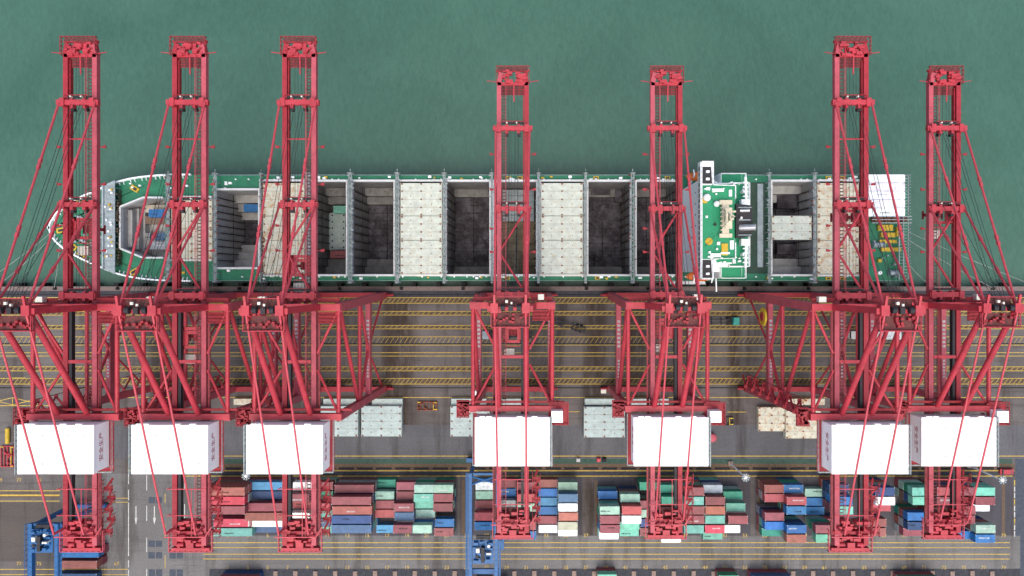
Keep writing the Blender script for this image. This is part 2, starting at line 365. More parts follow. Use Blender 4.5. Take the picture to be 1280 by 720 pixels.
# rails and drains
rm = MB()
for yy in (368.3, 429.6, 484.6): rm.box(XL, XR, Y(yy) - .16, Y(yy) + .16, 0, .03)
tag(rm.build('rails', M['black']), kind='structure')
# slot numbers painted on the paving
nums = []
def put_num(s_, px, py, size=1.6):
    nums.append((s_, X(px), Y(py), size))
for i in range(40):
    px = 285 + 24.85 * i
    if px > 1262: break
    put_num(str(1 + 2 * i), px, 709.4)
    if 268 < px < 1262: put_num(str(1 + 2 * i), px, 669.5)
for k, px in enumerate((24, 49, 73, 98, 122, 146)): put_num(str(77 - 2 * k), px, 704.5); 
put_num('79', 0, 600); put_num('77', 24, 600); put_num('75', 49, 600)
vv = []; ff = []
for s_, x, y, sz in nums:
    o = lettering('n', s_, sz, M['ypaint'], None, (0, 0, 0), (0, 0, 0), 0)
    k = len(vv); vv += [(v.co.x + x, v.co.y + y, ZL + .004) for v in o.data.vertices]; ff += [[i + k for i in p.vertices] for p in o.data.polygons]
    bpy.data.objects.remove(o)
me = bpy.data.meshes.new('slot_numbers'); me.from_pydata(vv, [], ff); me.materials.append(M['ypaint'])
o = bpy.data.objects.new('slot_numbers', me); col.objects.link(o); tag(o, kind='structure')
# trench covers along the brown strip and concrete stack beams at the bottom edge
tm = MB()
px = 165
while px < 1266:
    tm.box(X(px), X(px + 19), Y(586.6), Y(584.4), 0, .25); px += 23.5
tag(tm.build('trench_openings', M['black']), kind='structure')
bm_ = MB(); px = 320
i = 0
while px < 1262:
    bm_.box(X(px - 2.6), X(px + 2.6), Y(750), Y(713.5 if i % 2 else 713), 0.0, .35); px += 24.85; i += 1
tag(bm_.build('stack_beams', M['concrete']), kind='structure')

# ------------------------------------------------------------------ SHIP
ship = empty('container_ship', (0, YC, 0))
tag(ship, 'long container ship with green decks, open holds and pale hatch covers moored at the quay', 'ship')
SO = (0, YC, 0)
def sp(mb, name, m, parent=None, label=None):
    if parent is None: o = mb.build(name, m, ship, SO)
    else: o = mb.build(name, m, parent, SO)
    if label: o['label'] = label
    return o
mb = MB()
top = [tip] + nline + sline[::-1]; bot = waterline([tip] + nline) + waterline(sline)[::-1]
n = len(top)
vs = [(x, y, ZD) for x, y in top] + [(x, y, ZW - 6) for x, y in bot]
mb._add(vs, [((i + 1) % n, i, n + i, n + (i + 1) % n) for i in range(n)])
hull = sp(mb, 'hull', M['hull'])
def sp_each(mb, name, m, parent=None):
    for vs_, fs_ in mb.calls:
        q = MB(); q._add(vs_, fs_); sp(q, name, m, parent)
# bays: (x0, x1, y0, y1, kind)
HY0, HY1 = 227.8, 342.8
bays = [(214, 265.3, 248, 324, 'cover'), (272, 325, 238.5, 334, 'hold'), (328.5, 380.5, 227.6, 343, 'cover'), (389, 434, HY0, HY1, 'hold'),
        (441.7, 493, HY0, HY1, 'hold'), (500.6, 552.5, HY0, HY1, 'cover'), (559, 612, HY0, HY1, 'hold'), (618, 670, HY0, HY1, 'hold'),
        (676.5, 729, HY0, HY1, 'cover'), (735, 786.8, HY0, HY1, 'hold'), (795, 847, HY0, HY1, 'hold'),
        (963.5, 1015.6, HY0, HY1, 'hold'), (1021.5, 1074, 227.6, 343, 'cover')]
# bow hold polygon
b1 = [P(206.7, 247.5, ZD), P(181.7, 247.5, ZD), P(153.5, 259, ZD)]; b1s = [(x, 2 * YC - y) for x, y in b1]
mb = MB()
nb = [p for p in nline if p[0] < X(210, ZD)]
xe = X(210, ZD)
mb.sheet([tip] + nb + [(xe, YN), (xe, b1[0][1])] + b1 + [(b1[2][0], YC)], ZD)
nb2 = [(x, 2 * YC - y) for x, y in nb]
mb.sheet(([tip] + nb2 + [(xe, YS), (xe, b1s[0][1])] + b1s + [(b1s[2][0], YC)])[::-1], ZD)
mb.sheet([(b1[0][0], b1s[0][1]), (xe, b1s[0][1]), (xe, b1[0][1]), (b1[0][0], b1[0][1])], ZD)
prev = xe
for x0, x1, y0, y1, k in bays:
    a, b = X(x0, ZD), X(x1, ZD); yn, ys = Y(y0, ZD), Y(y1, ZD)
    mb.sheet([(prev, YS), (a, YS), (a, YN), (prev, YN)], ZD)
    mb.sheet([(a, yn), (b, yn), (b, YN), (a, YN)], ZD); mb.sheet([(a, YS), (b, YS), (b, ys), (a, ys)], ZD)
    prev = b
mb.sheet([(prev, YS), (XE - 2, YS), (XE, YS + 2), (XE, YN - 2), (XE - 2, YN), (prev, YN)], ZD)
deck = sp(mb, 'deck', M['green'])
mb = MB()   # cross deck aft of the house, its shade darkened into the green
mb.box(X(928, ZD), X(959, ZD), Y(342, ZD), Y(228, ZD), ZD, ZD + .1); sp(mb, 'cross_deck', M['greend'])
mb = MB().box(X(946, ZD), X(953, ZD), Y(334, ZD), Y(230, ZD), ZD + .1, ZD + .6); sp(mb, 'deck_ridge', M['lgrey'])
# bulwark at the bow
mb = MB()
pl = [tip] + [p for p in nline if p[0] < X(262, ZD)]
for pts in (pl, [(x, 2 * YC - y) for x, y in pl]):
    for a, b in zip(pts, pts[1:]): mb.beam((*a, ZD + .5), (*b, ZD + .5), .45, 1.1)
    # stiffeners
    for a, b in zip(pts, pts[1:]):
        d = Vector((b[0] - a[0], b[1] - a[1])); L = d.length
        for i in range(int(L / 1.3)):
            c = Vector(a) + d * (i * 1.3 / L); inn = (YC - c.y); inn = 1 if inn > 0 else -1
            if abs(c.y - YC) > 2.2: mb.beam((c.x, c.y, ZD + .35), (c.x + .25, c.y + inn * 1.1, ZD + .2), .14, .5)
sp(mb, 'bulwark', M['bwhite'])
# side rails along the deck edge
mb = MB()
for y in (YN - .15, YS + .15): mb.rail((X(265, ZD), y, ZD), (XE - 3, y, ZD), 1.0, .05, 2.5)
sp(mb, 'deck_railing', M['lgrey'])
# deck fittings: ventilators and bollards on the side decks
mb = MB(); my = MB()
for i in range(95):
    px = random.uniform(150, 1075); side = random.choice((0, 1))
    if 850 < px < 930: continue
    rng_ = (221, 225.6) if px > 330 else ((223, 236) if px > 180 else (229, 240))
    py = random.uniform(*rng_); yy = Y(py, ZD)
    if side: yy = 2 * YC - yy
    xx = X(px, ZD); a = random.uniform(.25, .55)
    (my if random.random() < .25 else mb).box(xx - a, xx + a, yy - a * .7, yy + a * .7, ZD, ZD + random.uniform(.4, 1))
for px in list(range(280, 1075, 8)):
    for yy in (Y(224.6, ZD), Y(345.9, ZD)):
        if random.random() < .3: mb.tube((X(px, ZD), yy, ZD), (X(px, ZD), yy, ZD + .9), .22, 8)
sp_each(mb, 'deck_ventilator', M['bwhite']); sp_each(my, 'deck_locker', M['yellow'])
# yellow framed hatches on the forecastle
mb = MB(); mk = MB()
for px, py, an in ((101, 251, .5), (101, 320.5, -.5), (169, 236, -.55), (168, 340, .55), (77, 288, .2), (92, 308, -.6), (1035, 222.4, 0), (1052, 222.4, 0), (1035, 348, 0), (1052, 348, 0), (398, 222.5, 0), (636, 222.6, 0), (650, 222.6, 0), (634, 347.5, 0), (745, 222.6, 0), (747, 347.5, 0), (834, 222.4, 0)):
    c = Vector(P(px, py, ZD)); d = Vector((math.cos(an), math.sin(an))); e = Vector((-d.y, d.x)); wd, hh = (1.3, .75) if px < 200 else (.8, .45)
    mb.prism([tuple(c - d * wd - e * hh), tuple(c + d * wd - e * hh), tuple(c + d * wd + e * hh), tuple(c - d * wd + e * hh)], ZD, ZD + .35)
    mk.prism([tuple(c - d * wd * .6 - e * hh * .5), tuple(c + d * wd * .6 - e * hh * .5), tuple(c + d * wd * .6 + e * hh * .5), tuple(c - d * wd * .6 + e * hh * .5)], ZD + .3, ZD + .37)
sp_each(mb, 'deck_hatch', M['yellow']); sp_each(mk, 'hatch_opening', M['dark'])
# windlasses on the forecastle
for py, s_ in ((262, 1), (308, -1)):
    for px in (119, 128, 133):
        mb = MB(); c = P(px, py + (px - 126) * .4 * s_, ZD)
        mb.box(c[0] - 1.0, c[0] + 1.0, c[1] - 1.4, c[1] + 1.4, ZD, ZD + .5); mb.tube((c[0], c[1] - 1.9, ZD + 1.1), (c[0], c[1] + 1.9, ZD + 1.1), .6, 12)
        for k in (-1.6, -.4, .4, 1.6): mb.tube((c[0], c[1] + k - .08, ZD + 1.1), (c[0], c[1] + k + .08, ZD + 1.1), .95, 12)
        sp(mb, 'mooring_winch', M['lgrey'])
mb = MB()
for i in range(90):
    px = random.uniform(84, 137); hw = 14 + (px - 84) * .55; py = 285 + random.uniform(-hw, hw); c = P(px, py, ZD); a = random.uniform(.2, .7)
    if i % 3: mb.box(c[0] - a, c[0] + a, c[1] - a * .5, c[1] + a * .5, ZD, ZD + random.uniform(.3, 1.1))
    else: mb.tube((c[0], c[1], ZD), (c[0], c[1], ZD + random.uniform(.5, 1.2)), .3, 8)
sp_each(mb, 'forecastle_fitting', M['lgrey'])
mb = MB(); c = P(112, 285, ZD); mb.tube((c[0], c[1], ZD), (c[0], c[1], ZD + 13), .45, 10, .25); mb.box(c[0] - .3, c[0] + .3, c[1] - 2.6, c[1] + 2.6, ZD + 9, ZD + 9.4)
for k in (-1, 1): mb.tube((c[0] + 2.5, c[1] + k * 2, ZD), (c[0], c[1], ZD + 9), .12, 6)
sp(mb, 'foremast', M['cream'])
# breakwater
mb = MB(); a, b = X(138, ZD), X(151, ZD)
mb.prism([(a, Y(233, ZD)), (b, Y(226.8, ZD)), (b, 2 * YC - Y(226.8, ZD)), (a, 2 * YC - Y(233, ZD))], ZD + 2.6, ZD + 2.9)
mb.prism([(a - .5, Y(234, ZD)), (a, Y(233, ZD)), (a, 2 * YC - Y(233, ZD)), (a - .5, 2 * YC - Y(234, ZD))], ZD, ZD + 3.4)
for i in range(14):
    y = Y(236, ZD) - i * (Y(236, ZD) - Y(334, ZD)) / 13; mb.beam((a + .3, y, ZD + 3), (b - .2, y, ZD + 3), .14, .22)
    mb.box(b - .3, b - .1, y - .1, y + .1, ZD, ZD + 2.6)
bw = sp(mb, 'breakwater', M['lgrey'])
for i in range(22):
    y = Y(random.uniform(238, 332), ZD); xx = random.uniform(a + .4, b - .6); sp(MB().box(xx - .2, xx + random.uniform(.2, .5), y - .25, y + .25, ZD + 2.9, ZD + random.uniform(3.1, 3.6)), 'breakwater_fitting', M['bwhite' if i % 3 else 'yellow'], bw)
mb = MB()
for i in range(26):
    y = Y(240 + i * 3.6, ZD); mb.box(b + .1, b + random.uniform(.25, .6), y - .3, y + .3, ZD, ZD + random.uniform(1, 2.6))
sp_each(mb, 'cable_box', M['brown'])
# coamings
mb = MB()
for x0, x1, y0, y1, k in bays:
    a, b = X(x0, ZD), X(x1, ZD); yn, ys = Y(y0, ZD), Y(y1, ZD)
    mb.box(a - .5, b + .5, yn, yn + .6, ZD, ZD + 1.5); mb.box(a - .5, b + .5, ys - .6, ys, ZD, ZD + 1.5)
    mb.box(a - .45, a, ys, yn, ZD, ZD + 1.4); mb.box(b, b + .45, ys, yn, ZD, ZD + 1.4)
    sp(mb, 'hatch_coaming', M['coam']); mb = MB()
pts = b1 + b1s[::-1]
for p, q in ((b1[0], b1[1]), (b1[1], b1[2]), (b1[2], b1s[2]), (b1s[2], b1s[1]), (b1s[1], b1s[0])): mb.beam((*p, ZD + .7), (*q, ZD + .7), .5, 1.5)
sp(mb, 'hatch_coaming', M['coam'])
# walkways outboard of coaming
# hold interiors
ZF = -12.5
def hold(x0, x1, y0, y1, floor, wallm, steps=0, zf=ZF, floorm='holdf'):
    a, b = X(x0, ZD), X(x1, ZD); yn, ys = Y(y0, ZD), Y(y1, ZD)
    mb = MB()
    V = [(a, ys, zf), (b, ys, zf), (b, yn, zf), (a, yn, zf), (a, ys, ZD), (b, ys, ZD), (b, yn, ZD), (a, yn, ZD)]
    mb._add(V, [(0, 1, 5, 4), (1, 2, 6, 5), (2, 3, 7, 6), (3, 0, 4, 7)])
    for i in range(1, 11):          # cell guides down both bulkheads
        y = ys + (yn - ys) * i / 11
        mb.cur = 1; mb.box(a, a + .5, y - .09, y + .09, zf, ZD + .4); mb.box(b - .5, b, y - .09, y + .09, zf, ZD + .4)
        mb.cur = 0; mb.box(a, a + .2, y - .5, y - .35, zf, ZD); mb.box(b - .2, b, y + .35, y + .5, zf, ZD)
    mb.cur = 1
    for z in (-4,): mb.box(a, a + .1, ys, yn, z, z + .12); mb.box(b - .1, b, ys, yn, z, z + .12)
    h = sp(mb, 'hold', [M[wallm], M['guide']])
    mb = MB(); mb.sheet([(a, ys), (b, ys), (b, yn), (a, yn)], zf); mb.cur = 1
    mid = (a + b) / 2
    for i in range(1, 11):
        y = ys + (yn - ys) * i / 11; mb.box(a + .4, b - .4, y - .05, y + .05, zf, zf + .06)
        for xx in (mid - .1,): mb.box(xx - .2, xx + .3, y - .25, y + .25, zf, zf + .12)
    mb.box(mid - .12, mid + .12, ys, yn, zf, zf + .1)
    sp(mb, 'tank_top', [M[floorm], M['black']], h)
    if steps:
        mb = MB()
        for i in range(steps):
            wd = 2.5 * (steps - i); z1 = zf + 2.6 * (i + 1)
            sp(MB().box(a + .05, b - .05, yn - wd, yn - wd + 2.48, zf, z1 + random.uniform(-.2, .2)), 'hold_step', M[wallm], h); sp(MB().box(a + .05, b - .05, ys + wd - 2.48, ys + wd, zf, z1), 'hold_step', M[wallm], h)
    return h
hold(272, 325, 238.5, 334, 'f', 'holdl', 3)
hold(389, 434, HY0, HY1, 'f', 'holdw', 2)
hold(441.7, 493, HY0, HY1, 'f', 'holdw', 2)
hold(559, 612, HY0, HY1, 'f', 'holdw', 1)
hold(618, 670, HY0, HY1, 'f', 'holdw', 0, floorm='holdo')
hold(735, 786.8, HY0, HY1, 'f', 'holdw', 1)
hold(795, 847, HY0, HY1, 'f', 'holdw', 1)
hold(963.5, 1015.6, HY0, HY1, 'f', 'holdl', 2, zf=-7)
# bow hold
mb = MB(); z0 = -3.0; N_ = len(pts)
mb._add([(x, y, z0) for x, y in pts] + [(x, y, ZD) for x, y in pts], [(i, (i + 1) % N_, N_ + (i + 1) % N_, N_ + i) for i in range(N_)] + [tuple(range(N_))])
for k in range(4):
    x_ = X(156 + k * 4.2, ZD); hw = (24 + k * 2.8) * .24; mb.box(X(153.8, ZD), X(159.5 + k * 2.6, ZD), YC - hw + k * .05, YC + hw - k * .05, z0, z0 + 7.5 - 2.4 * k)
sp(mb, 'hold', M['holdl'])
mb = MB(); a, b = X(406.5, -11), X(431.5, -11); mb.box(a, b, Y(312, -11), Y(266, -11), ZF + .1, ZF + 1.2); mb.cur = 1
for i in range(6):
    for xx in (b - .6, (a + b) / 2 - 1): y = Y(309 - i * 8, -11); mb.box(xx - .22, xx + .22, y - .3, y + .2, ZF + 1.2, ZF + 1.26)
sp(mb, 'tween_cover', [M['coverg'], M['black']], label='pale cover panel lying deep in an open hold')
# tiered tank top boxes in two holds
mb = MB()
for i, (px, py0, py1, h_) in enumerate(((740, 229, 243, 3.2), (770, 229, 252, 3), (742, 250, 276, .6), (745, 322, 342, 2.4), (770, 300, 320, .9), (967, 245, 262, 3.2), (990, 246, 258, 3), (968, 306, 318, 2.5))):
    a, b = X(px, -7), X(px + 24, -7); zf = ZF if px < 900 else -7
    sp(MB().box(a, b, Y(py1, -8), Y(py0, -8), zf + .02 * i, zf + h_), 'tank_top_step', M['holdf'])
mb = MB(); a, b = X(627.5, -6), X(667.5, -6)
for i in range(5): mb.box(a, b, Y(244.6 + i * 8 - .4, -6), Y(236.7 + i * 8, -6), -9.5, -7 + .01 * i)
sp(mb, 'tween_cover', M['lgrey'], label='grey cover panels laid deep inside an open hold')
# lashing bridges
def lashing(px, w_, y0=216.5, y1=353, rusty=False, z=ZD + 3.2):
    mb = MB(); x = X(px, z); h = w_ / 4.15 / 2 - .36; ya, yb = Y(y1, z), Y(y0, z)
    for s_ in (-1, 1): mb.box(x + s_ * h - .16, x + s_ * h + .16, ya, yb, z - .3, z)
    k = int((yb - ya) / 2.48)
    for i in range(k + 1):
        y = ya + (yb - ya) * i / k
        mb.box(x - h, x + h, y - .1, y + .1, z - .3, z + .03); 
        for s_ in (-1, 1): mb.box(x + s_ * (h - .1), x + s_ * (h + .1), y - .14, y + .14, ZD, z + 1.1)
        if i % 2: mb.box(x - h - .6, x + h + .6, y - .07, y + .07, z + .1, z + .25)
        mb.box(x - h * .3, x + h * .3, y + .6, y + 1.3, z - .2, z + .05)
    for s_ in (-1, 1): mb.rail((x + s_ * h, ya, z), (x + s_ * h, yb, z), .8, .03, 2.5)
    for e in (ya, yb): mb.box(x - h - .15, x + h + .15, e - .25, e + .25, ZD, z + .3)
    mb.cur = 1
    for i in range(k * 2):
        y = ya + (yb - ya) * (i + .5) / (k * 2)
        if random.random() < .75: s_ = random.choice((-1, 1)); mb.box(x + s_ * (h + .1), x + s_ * (h + random.uniform(.3, .8)), y - .18, y + .18, z - .5, z + .1)
    sp(mb, 'lashing_bridge', [M['steel'], M['rust' if rusty else 'steel']])
for a in ((210.2, 5.5, 219, 351), (269, 5, 217, 352), (326.6, 3.4, 217, 352), (384.5, 6, 216.5, 353), (437.8, 6), (496.5, 5.6), (555.3, 5), (614.7, 4.2), (673, 4.5), (732, 4.5), (790.8, 6), (961.6, 4), (1018.3, 5), (1078, 6)):
    lashing(*a, rusty=a[0] in (210.2, 269, 326.6, 790.8, 1018.3, 1078))
# hatch covers
def cover(x0, x1, y0, y1, z0, m, parent, th=1.6, rough=False, name='hatch_cover', sock=True):
    zt = z0 + th
    a, b = X(x0, zt), X(x1, zt); yn, ys = Y(y0, zt), Y(y1, zt)
    off = SO if parent is ship else (0, 0, 0)
    mb = MB().box(a, b, ys, yn, z0, zt - .12); mb.box(a + .08, b - .08, ys + .08, yn - .08, zt - .12, zt)
    k = max(1, round((yn - ys) / 2.5))
    for i in range(1, k): y = ys + (yn - ys) * i / k; mb.cur = 2; mb.box(a + .3, b - .3, y - .035, y + .035, zt, zt + .03); mb.cur = 0
    if sock:
        mb.cur = 1
        for i in range(k + 1):
            y = min(max(ys + (yn - ys) * i / k, ys + .3), yn - .3)
            for j, fx in enumerate((0.04, .5, .96)): x = a + (b - a) * fx; mb.box(x - .24, x + .24, y - .2, y + .2, zt, zt + .14)
            for fx in (.25, .75): x = a + (b - a) * fx; mb.box(x - .12, x + .12, y + .9, y + 1.15, zt, zt + .08) if i < k else None
    return mb.build(name, [m, M['rust'], M['seam']], parent if parent is ship else None, off)
sets = [(214, 265.3, (249, 286, 323.5), 'coverr'), (328.5, 380.5, (228.5, 270, 300.3, 342.5), 'coverr'), (500.6, 552.5, (228.5, 269.8, 300.2, 342.5), 'cover'),
        (676.5, 728.5, (228.5, 269.8, 300.2, 342.5), 'cover'), (1021.5, 1073.5, (228.5, 269.8, 300.2, 342.5), 'coverr'), (964.5, 1014.5, (269.5, 299.8), 'cover')]
for x0, x1, ys_, m in sets:
    for a, b in zip(ys_, ys_[1:]): cover(x0, x1, a + .25, b - .25, ZD + 1.2, M[m], ship)

# accommodation block
x0 = 45.8
acc = sp(MB().box(x0, 54.9, 1.2, 26.3, ZD, 15).box(54.9, 62.5, YS + .8, YN - .8, ZD, 15).box(x0, 50.2, 1.2, 26.3, 15, 27.2).box(50.2, 61.5, 2.6, 26.4, 15, 21.5).box(50.2, 55.6, 3.4, 25.6, 21.5, 27), 'accommodation', M['bwhite'])
sp(MB().box(50.5, 55.3, 3.7, 25.3, 27, 27.12).box(55.6, 61.2, 2.9, 26.1, 21.5, 21.6).box(61.5, 62.3, YS + 1, YN - 1, 15, 15.1).box(55, 61.4, 26.5, YN - 1, 15, 15.1).box(55, 61.4, YS + 1, 2.5, 15, 15.1), 'upper_deck', M['greenp'], acc)
wh = MB().prism([(x0 - .2, YS + .6), (49, YS + .6), (49, 4.5), (50.4, 4.5), (50.4, 24.5), (49, 24.5), (49, YN + .2), (x0 - .2, YN + .2)], 27.2, 30)
br = sp(wh, 'wheelhouse', M['bwhite'], acc)
sp(MB().box(x0 + .4, 55.0, 4.6, 24.6, 30.03, 30.1), 'wheelhouse_roof', M['greenp'], br)
mb = MB()
for px_, py_, wx, wy in ((50.2, 23.2, 1.6, .4), (47.6, 23.6, .5, .4), (49.6, 5.6, 1.4, .5), (53.6, 22.4, .4, .9), (54, 8.4, .5, 1.2), (52.2, 6.2, 1.2, .25), (48, 6.4, .3, .3), (47.2, 16, .3, .3), (50.4, 8.8, .4, .4)): mb.box(px_ - wx, px_ + wx, py_ - wy, py_ + wy, 30.1, 30.7)
sp_each(mb, 'roof_vent', M['bwhite'], br)
sp(MB().box(49.2, 49.8, 13.6, 14.2, 30.1, 30.9), 'roof_post', M['dark'], br)
mb = MB()
for y0, y1 in ((25.0, 29.6), (-.5, 4.4)): mb.prism([(x0 + .3, y0), (48.8, y0), (48.5, y1), (x0 + .4, y1)], 30, 30.12)
sp_each(mb, 'wing_deck', M['dark'], br)
mb = MB()
for y in (28.2, 26.2, .6, 2.6): mb.box(x0 + 1.2, x0 + 2.1, y - .3, y + .3, 30.12, 30.9)
sp_each(mb, 'wing_console', M['bwhite'], br)
sp(MB().box(50.5, 55.0, 4.8, 24.4, 27.1, 30.02), 'chart_room', M['bwhite'], acc)
mb = MB()      # front windows and portholes
for i in range(20): y = 1 + i * 1.45; mb.box(x0 - .26, x0 - .2, y, y + 1.1, 28.3, 29.4)
for z in (23.6, 18.6):
    for i in range(7): y = 4.5 + i * 3.1; mb.box(x0 - .05, x0, y, y + .45, z, z + .5)
sp_each(mb, 'window', M['glass'], acc)
mb = MB()
for z, xa, xb, ya, yb in ((27.1, 55.1, 55.5, 3.5, 25.5), (21.5, 55.6, 61.4, 2.7, 26.3), (15, 55.1, 62.4, YS + .9, YN - .9)):
    for p, q in (((xa, ya), (xb, ya)), ((xb, ya), (xb, yb)), ((xb, yb), (xa, yb)), ((xa, yb), (xa, ya))): mb.rail((*p, z), (*q, z), 1.1, .09, 1.6)
for p, q in (((x0, YS + .7), (x0, YN + .1)), ((x0, YN + .1), (48.9, YN + .1)), ((48.9, YN + .1), (48.9, 24.6)), ((48.9, 24.6), (54.9, 24.4)), ((54.9, 24.4), (54.9, 21)), ((54.9, 9), (54.9, 4.8)), ((54.9, 4.8), (48.9, 4.6)), ((48.9, 4.6), (48.9, YS + .7)), ((48.9, YS + .7), (x0, YS + .7))): mb.rail((*p, 30), (*q, 30), 1.1, .08, 1.4)
sp(mb, 'railing', M['bwhite'], acc)
rm_ = MB().box(51.2, 53.0, 10.4, 20.2, 30.1, 31.4).box(51.6, 52.6, 14.6, 16, 31.4, 37).box(51.2, 53, 12.5, 18.1, 34, 34.3)
rm_.box(50.4, 53.8, 19.2, 20.4, 31.2, 31.6); rm_.box(50.4, 53.8, 10.3, 11.4, 31.2, 31.6); rm_.box(51, 54.6, 17, 17.5, 32, 32.3); rm_.tube((52.1, 15.3, 37), (52.1, 15.3, 39.5), .15)
rm_.box(50.8, 51.2, 13.5, 17, 36.2, 36.6)
for i in range(8): y = 11 + i * 1.2; rm_.box(50.7, 51.2, y, y + .35, 31.2, 31.5)
sp(rm_, 'radar_mast', M['cream'], acc)
mb = MB()
for p, q in (((x0 + 1, 22.5, 30.2), (52, 15.3, 38)), ((x0 + 1, 8, 30.2), (52, 15.3, 38))): mb.tube(p, q, .05, 5)
sp(mb, 'mast_stays', M['rope'], acc)
fn = MB().prism([(54.9, 10.2), (59, 10.8), (59.3, 12), (59.3, 17.8), (59, 19), (54.9, 19.4)], 15, 31.5); fn = sp(fn, 'funnel', M['dark'])
mb = MB().tube((55.8, 13, 31.4), (59.6, 13, 33.2), .95, 16); mb.tube((56, 17.6, 31.4), (58.3, 17.6, 32.3), .55, 12); mb.tube((55.8, 15.5, 31.5), (55.8, 15.5, 33.2), .35, 10); sp(mb, 'exhaust_pipe', M['chrome'], fn)
mb = MB().box(55.3, 58.8, 10.9, 11.1, 31.5, 32.1).box(55.3, 58.8, 18.3, 18.5, 31.5, 32.1).box(55.5, 58.6, 14.9, 15.2, 31.5, 32); sp(mb, 'funnel_cowls', M['lgrey'], fn)
for nm, px, py, r_, mm in (('satellite_dome', 884.5, 246.5, 1.05, 'bwhite'), ('satellite_dome', 896.7, 254.5, .85, 'bwhite'), ('satellite_dome', 896, 242, .3, 'bwhite'), ('satellite_dome', 897, 311, .35, 'bwhite')):
    c = P(px, py, 31.5); mb = MB().tube((*c, 30.1), (*c, 30.8), r_ * .5); mb.dome((*c, 30.8), r_, zs=1.0); sp(mb, nm, M[mm], acc)
c = P(886, 301.7, 30.2); sp(MB().tube((*c, 30.1), (*c, 30.35), 1.0, 20), 'landing_light', M['yellow'], acc)
mb = MB(); a = P(901.5, 319, 30.2); b = P(909.5, 304.5, 30.2); mb.box(a[0], b[0], a[1], b[1], 30.1, 30.5); a = P(878, 254, 30.2); b = P(884, 246, 30.2); mb.box(a[0], b[0], a[1], b[1], 30.1, 30.3); sp_each(mb, 'equipment_locker', M['yellow'], acc)
mb = MB()
for i in range(46):
    px = random.uniform(880, 934); py = random.choice((random.uniform(228, 240), random.uniform(318, 332), random.uniform(228, 332) if px > 912 else 234)); z = 30.1 if px < 908 and 236 < py < 325 else (21.6 if px > 912 else 27.1)
    c = P(px, py, z); a = random.uniform(.15, .45); mb.box(c[0] - a, c[0] + a, c[1] - a * .6, c[1] + a * .6, z, z + random.uniform(.4, 1.2))
sp_each(mb, 'deck_equipment', M['bwhite'], acc)
for py, ln in ((240, 1), (318, -1)):      # provision cranes
    z = 22; c = P(928, py, z); mb = MB().tube((c[0], c[1] , 15), (c[0], c[1], 24), .6, 12).beam((c[0], c[1] + 3.8 * ln, 24.6), (c[0] + .4, c[1] - 3.8 * ln, 24.2), .6, .7).box(c[0] - 1.2, c[0] + 1.1, c[1] - 2.4 * ln, c[1] - 4.2 * ln, 22.8, 25)
    for k in range(5): mb.box(c[0] - .7, c[0] + .7, c[1] - 3 * ln + k * 1.3 * ln, c[1] - 2.7 * ln + k * 1.3 * ln, 24, 24.9)
    sp(mb, 'provision_crane', M['bwhite'])
for s_ in (1, -1):
    y = YC + s_ * (YN - YC - 1.4); mb = MB(); pr = []
    for k in range(9):
        t = k / 8; xx = 46.2 + 8 * t; wd = 1.5 * math.sin(math.pi * min(1, max(0.02, t * .96 + .02))) ** .5
        pr.append((xx, wd))
    for (xa, wa), (xb, wb) in zip(pr, pr[1:]):
        A = [(xa - .6, y + wa * math.cos(math.pi * j / 6), 13 + wa * 1.0 * math.sin(math.pi * j / 6)) for j in range(-5, 7)]
        B = [(xb - .6, y + wb * math.cos(math.pi * j / 6), 13 + wb * 1.0 * math.sin(math.pi * j / 6)) for j in range(-5, 7)]
        mb._add(A + B, [(j, (j + 1) % 12, 12 + (j + 1) % 12, 12 + j) for j in range(12)])
    lb = sp(mb, 'lifeboat', M['orange'])
    for xx in (47.5, 52.8):
        mb = MB(); mb.beam((xx, y - 2.2 * s_, 9), (xx, y + .3 * s_, 15.3), .35, .5); mb.beam((xx, y + .3 * s_, 15.3), (xx, y + 1.8 * s_, 14.2), .3, .4)
        sp(mb, 'davit', M['bwhite'], lb)
# gap between the forward lashing bridge and the house
mb = MB().box(X(848, ZD), x0 - .02, Y(338, ZD), Y(233, ZD), ZD, ZD + .12); sp(mb, 'working_deck', M['greenp'])
# gangway
mb = MB().beam((X(880, 3), YS - .6, 4.5), (X(838, 2), YS - .6, 1.2), .9, .3); mb.rail((X(880, 3), YS - 1, 4.6), (X(838, 2), YS - 1, 1.3), 1, .05); mb.beam((X(893, 6), YS + 1, 7.6), (X(893, 5), YQ - 1.5, 7.2), .35, .35); sp(mb, 'gangway', M['bwhite'])
# stern: machinery row, mooring deck, aft racks
mb = MB()
for i in range(9): xx = X(1088 + i * 4.9, ZD); mb.box(xx, xx + .9, Y(277.5, ZD), Y(271.5, ZD), ZD, ZD + random.uniform(.8, 2.4))
sp_each(mb, 'reefer_socket', M['rust'])
mb = MB()
for y in (270.8, 274.4, 278.6): mb.box(X(1084, ZD), X(1133, ZD), Y(y, ZD + 3) - .12, Y(y, ZD + 3) + .12, ZD + 2.6, ZD + 3)
sp(mb, 'aft_catwalk', M['steel'])
mb = MB()
for px, py, a, b in ((1105, 285, 2.2, .9), (1108, 294, 2.2, .7), (1108, 302, 2.6, .5), (1112, 312, 3, .6), (1098, 326, .5, .5), (1120, 290, .4, 1.4)):
    c = P(px, py, ZD); mb.box(c[0] - a, c[0] + a, c[1] - b, c[1] + b, ZD, ZD + 1)
sp_each(mb, 'stern_locker', M['yellow'])
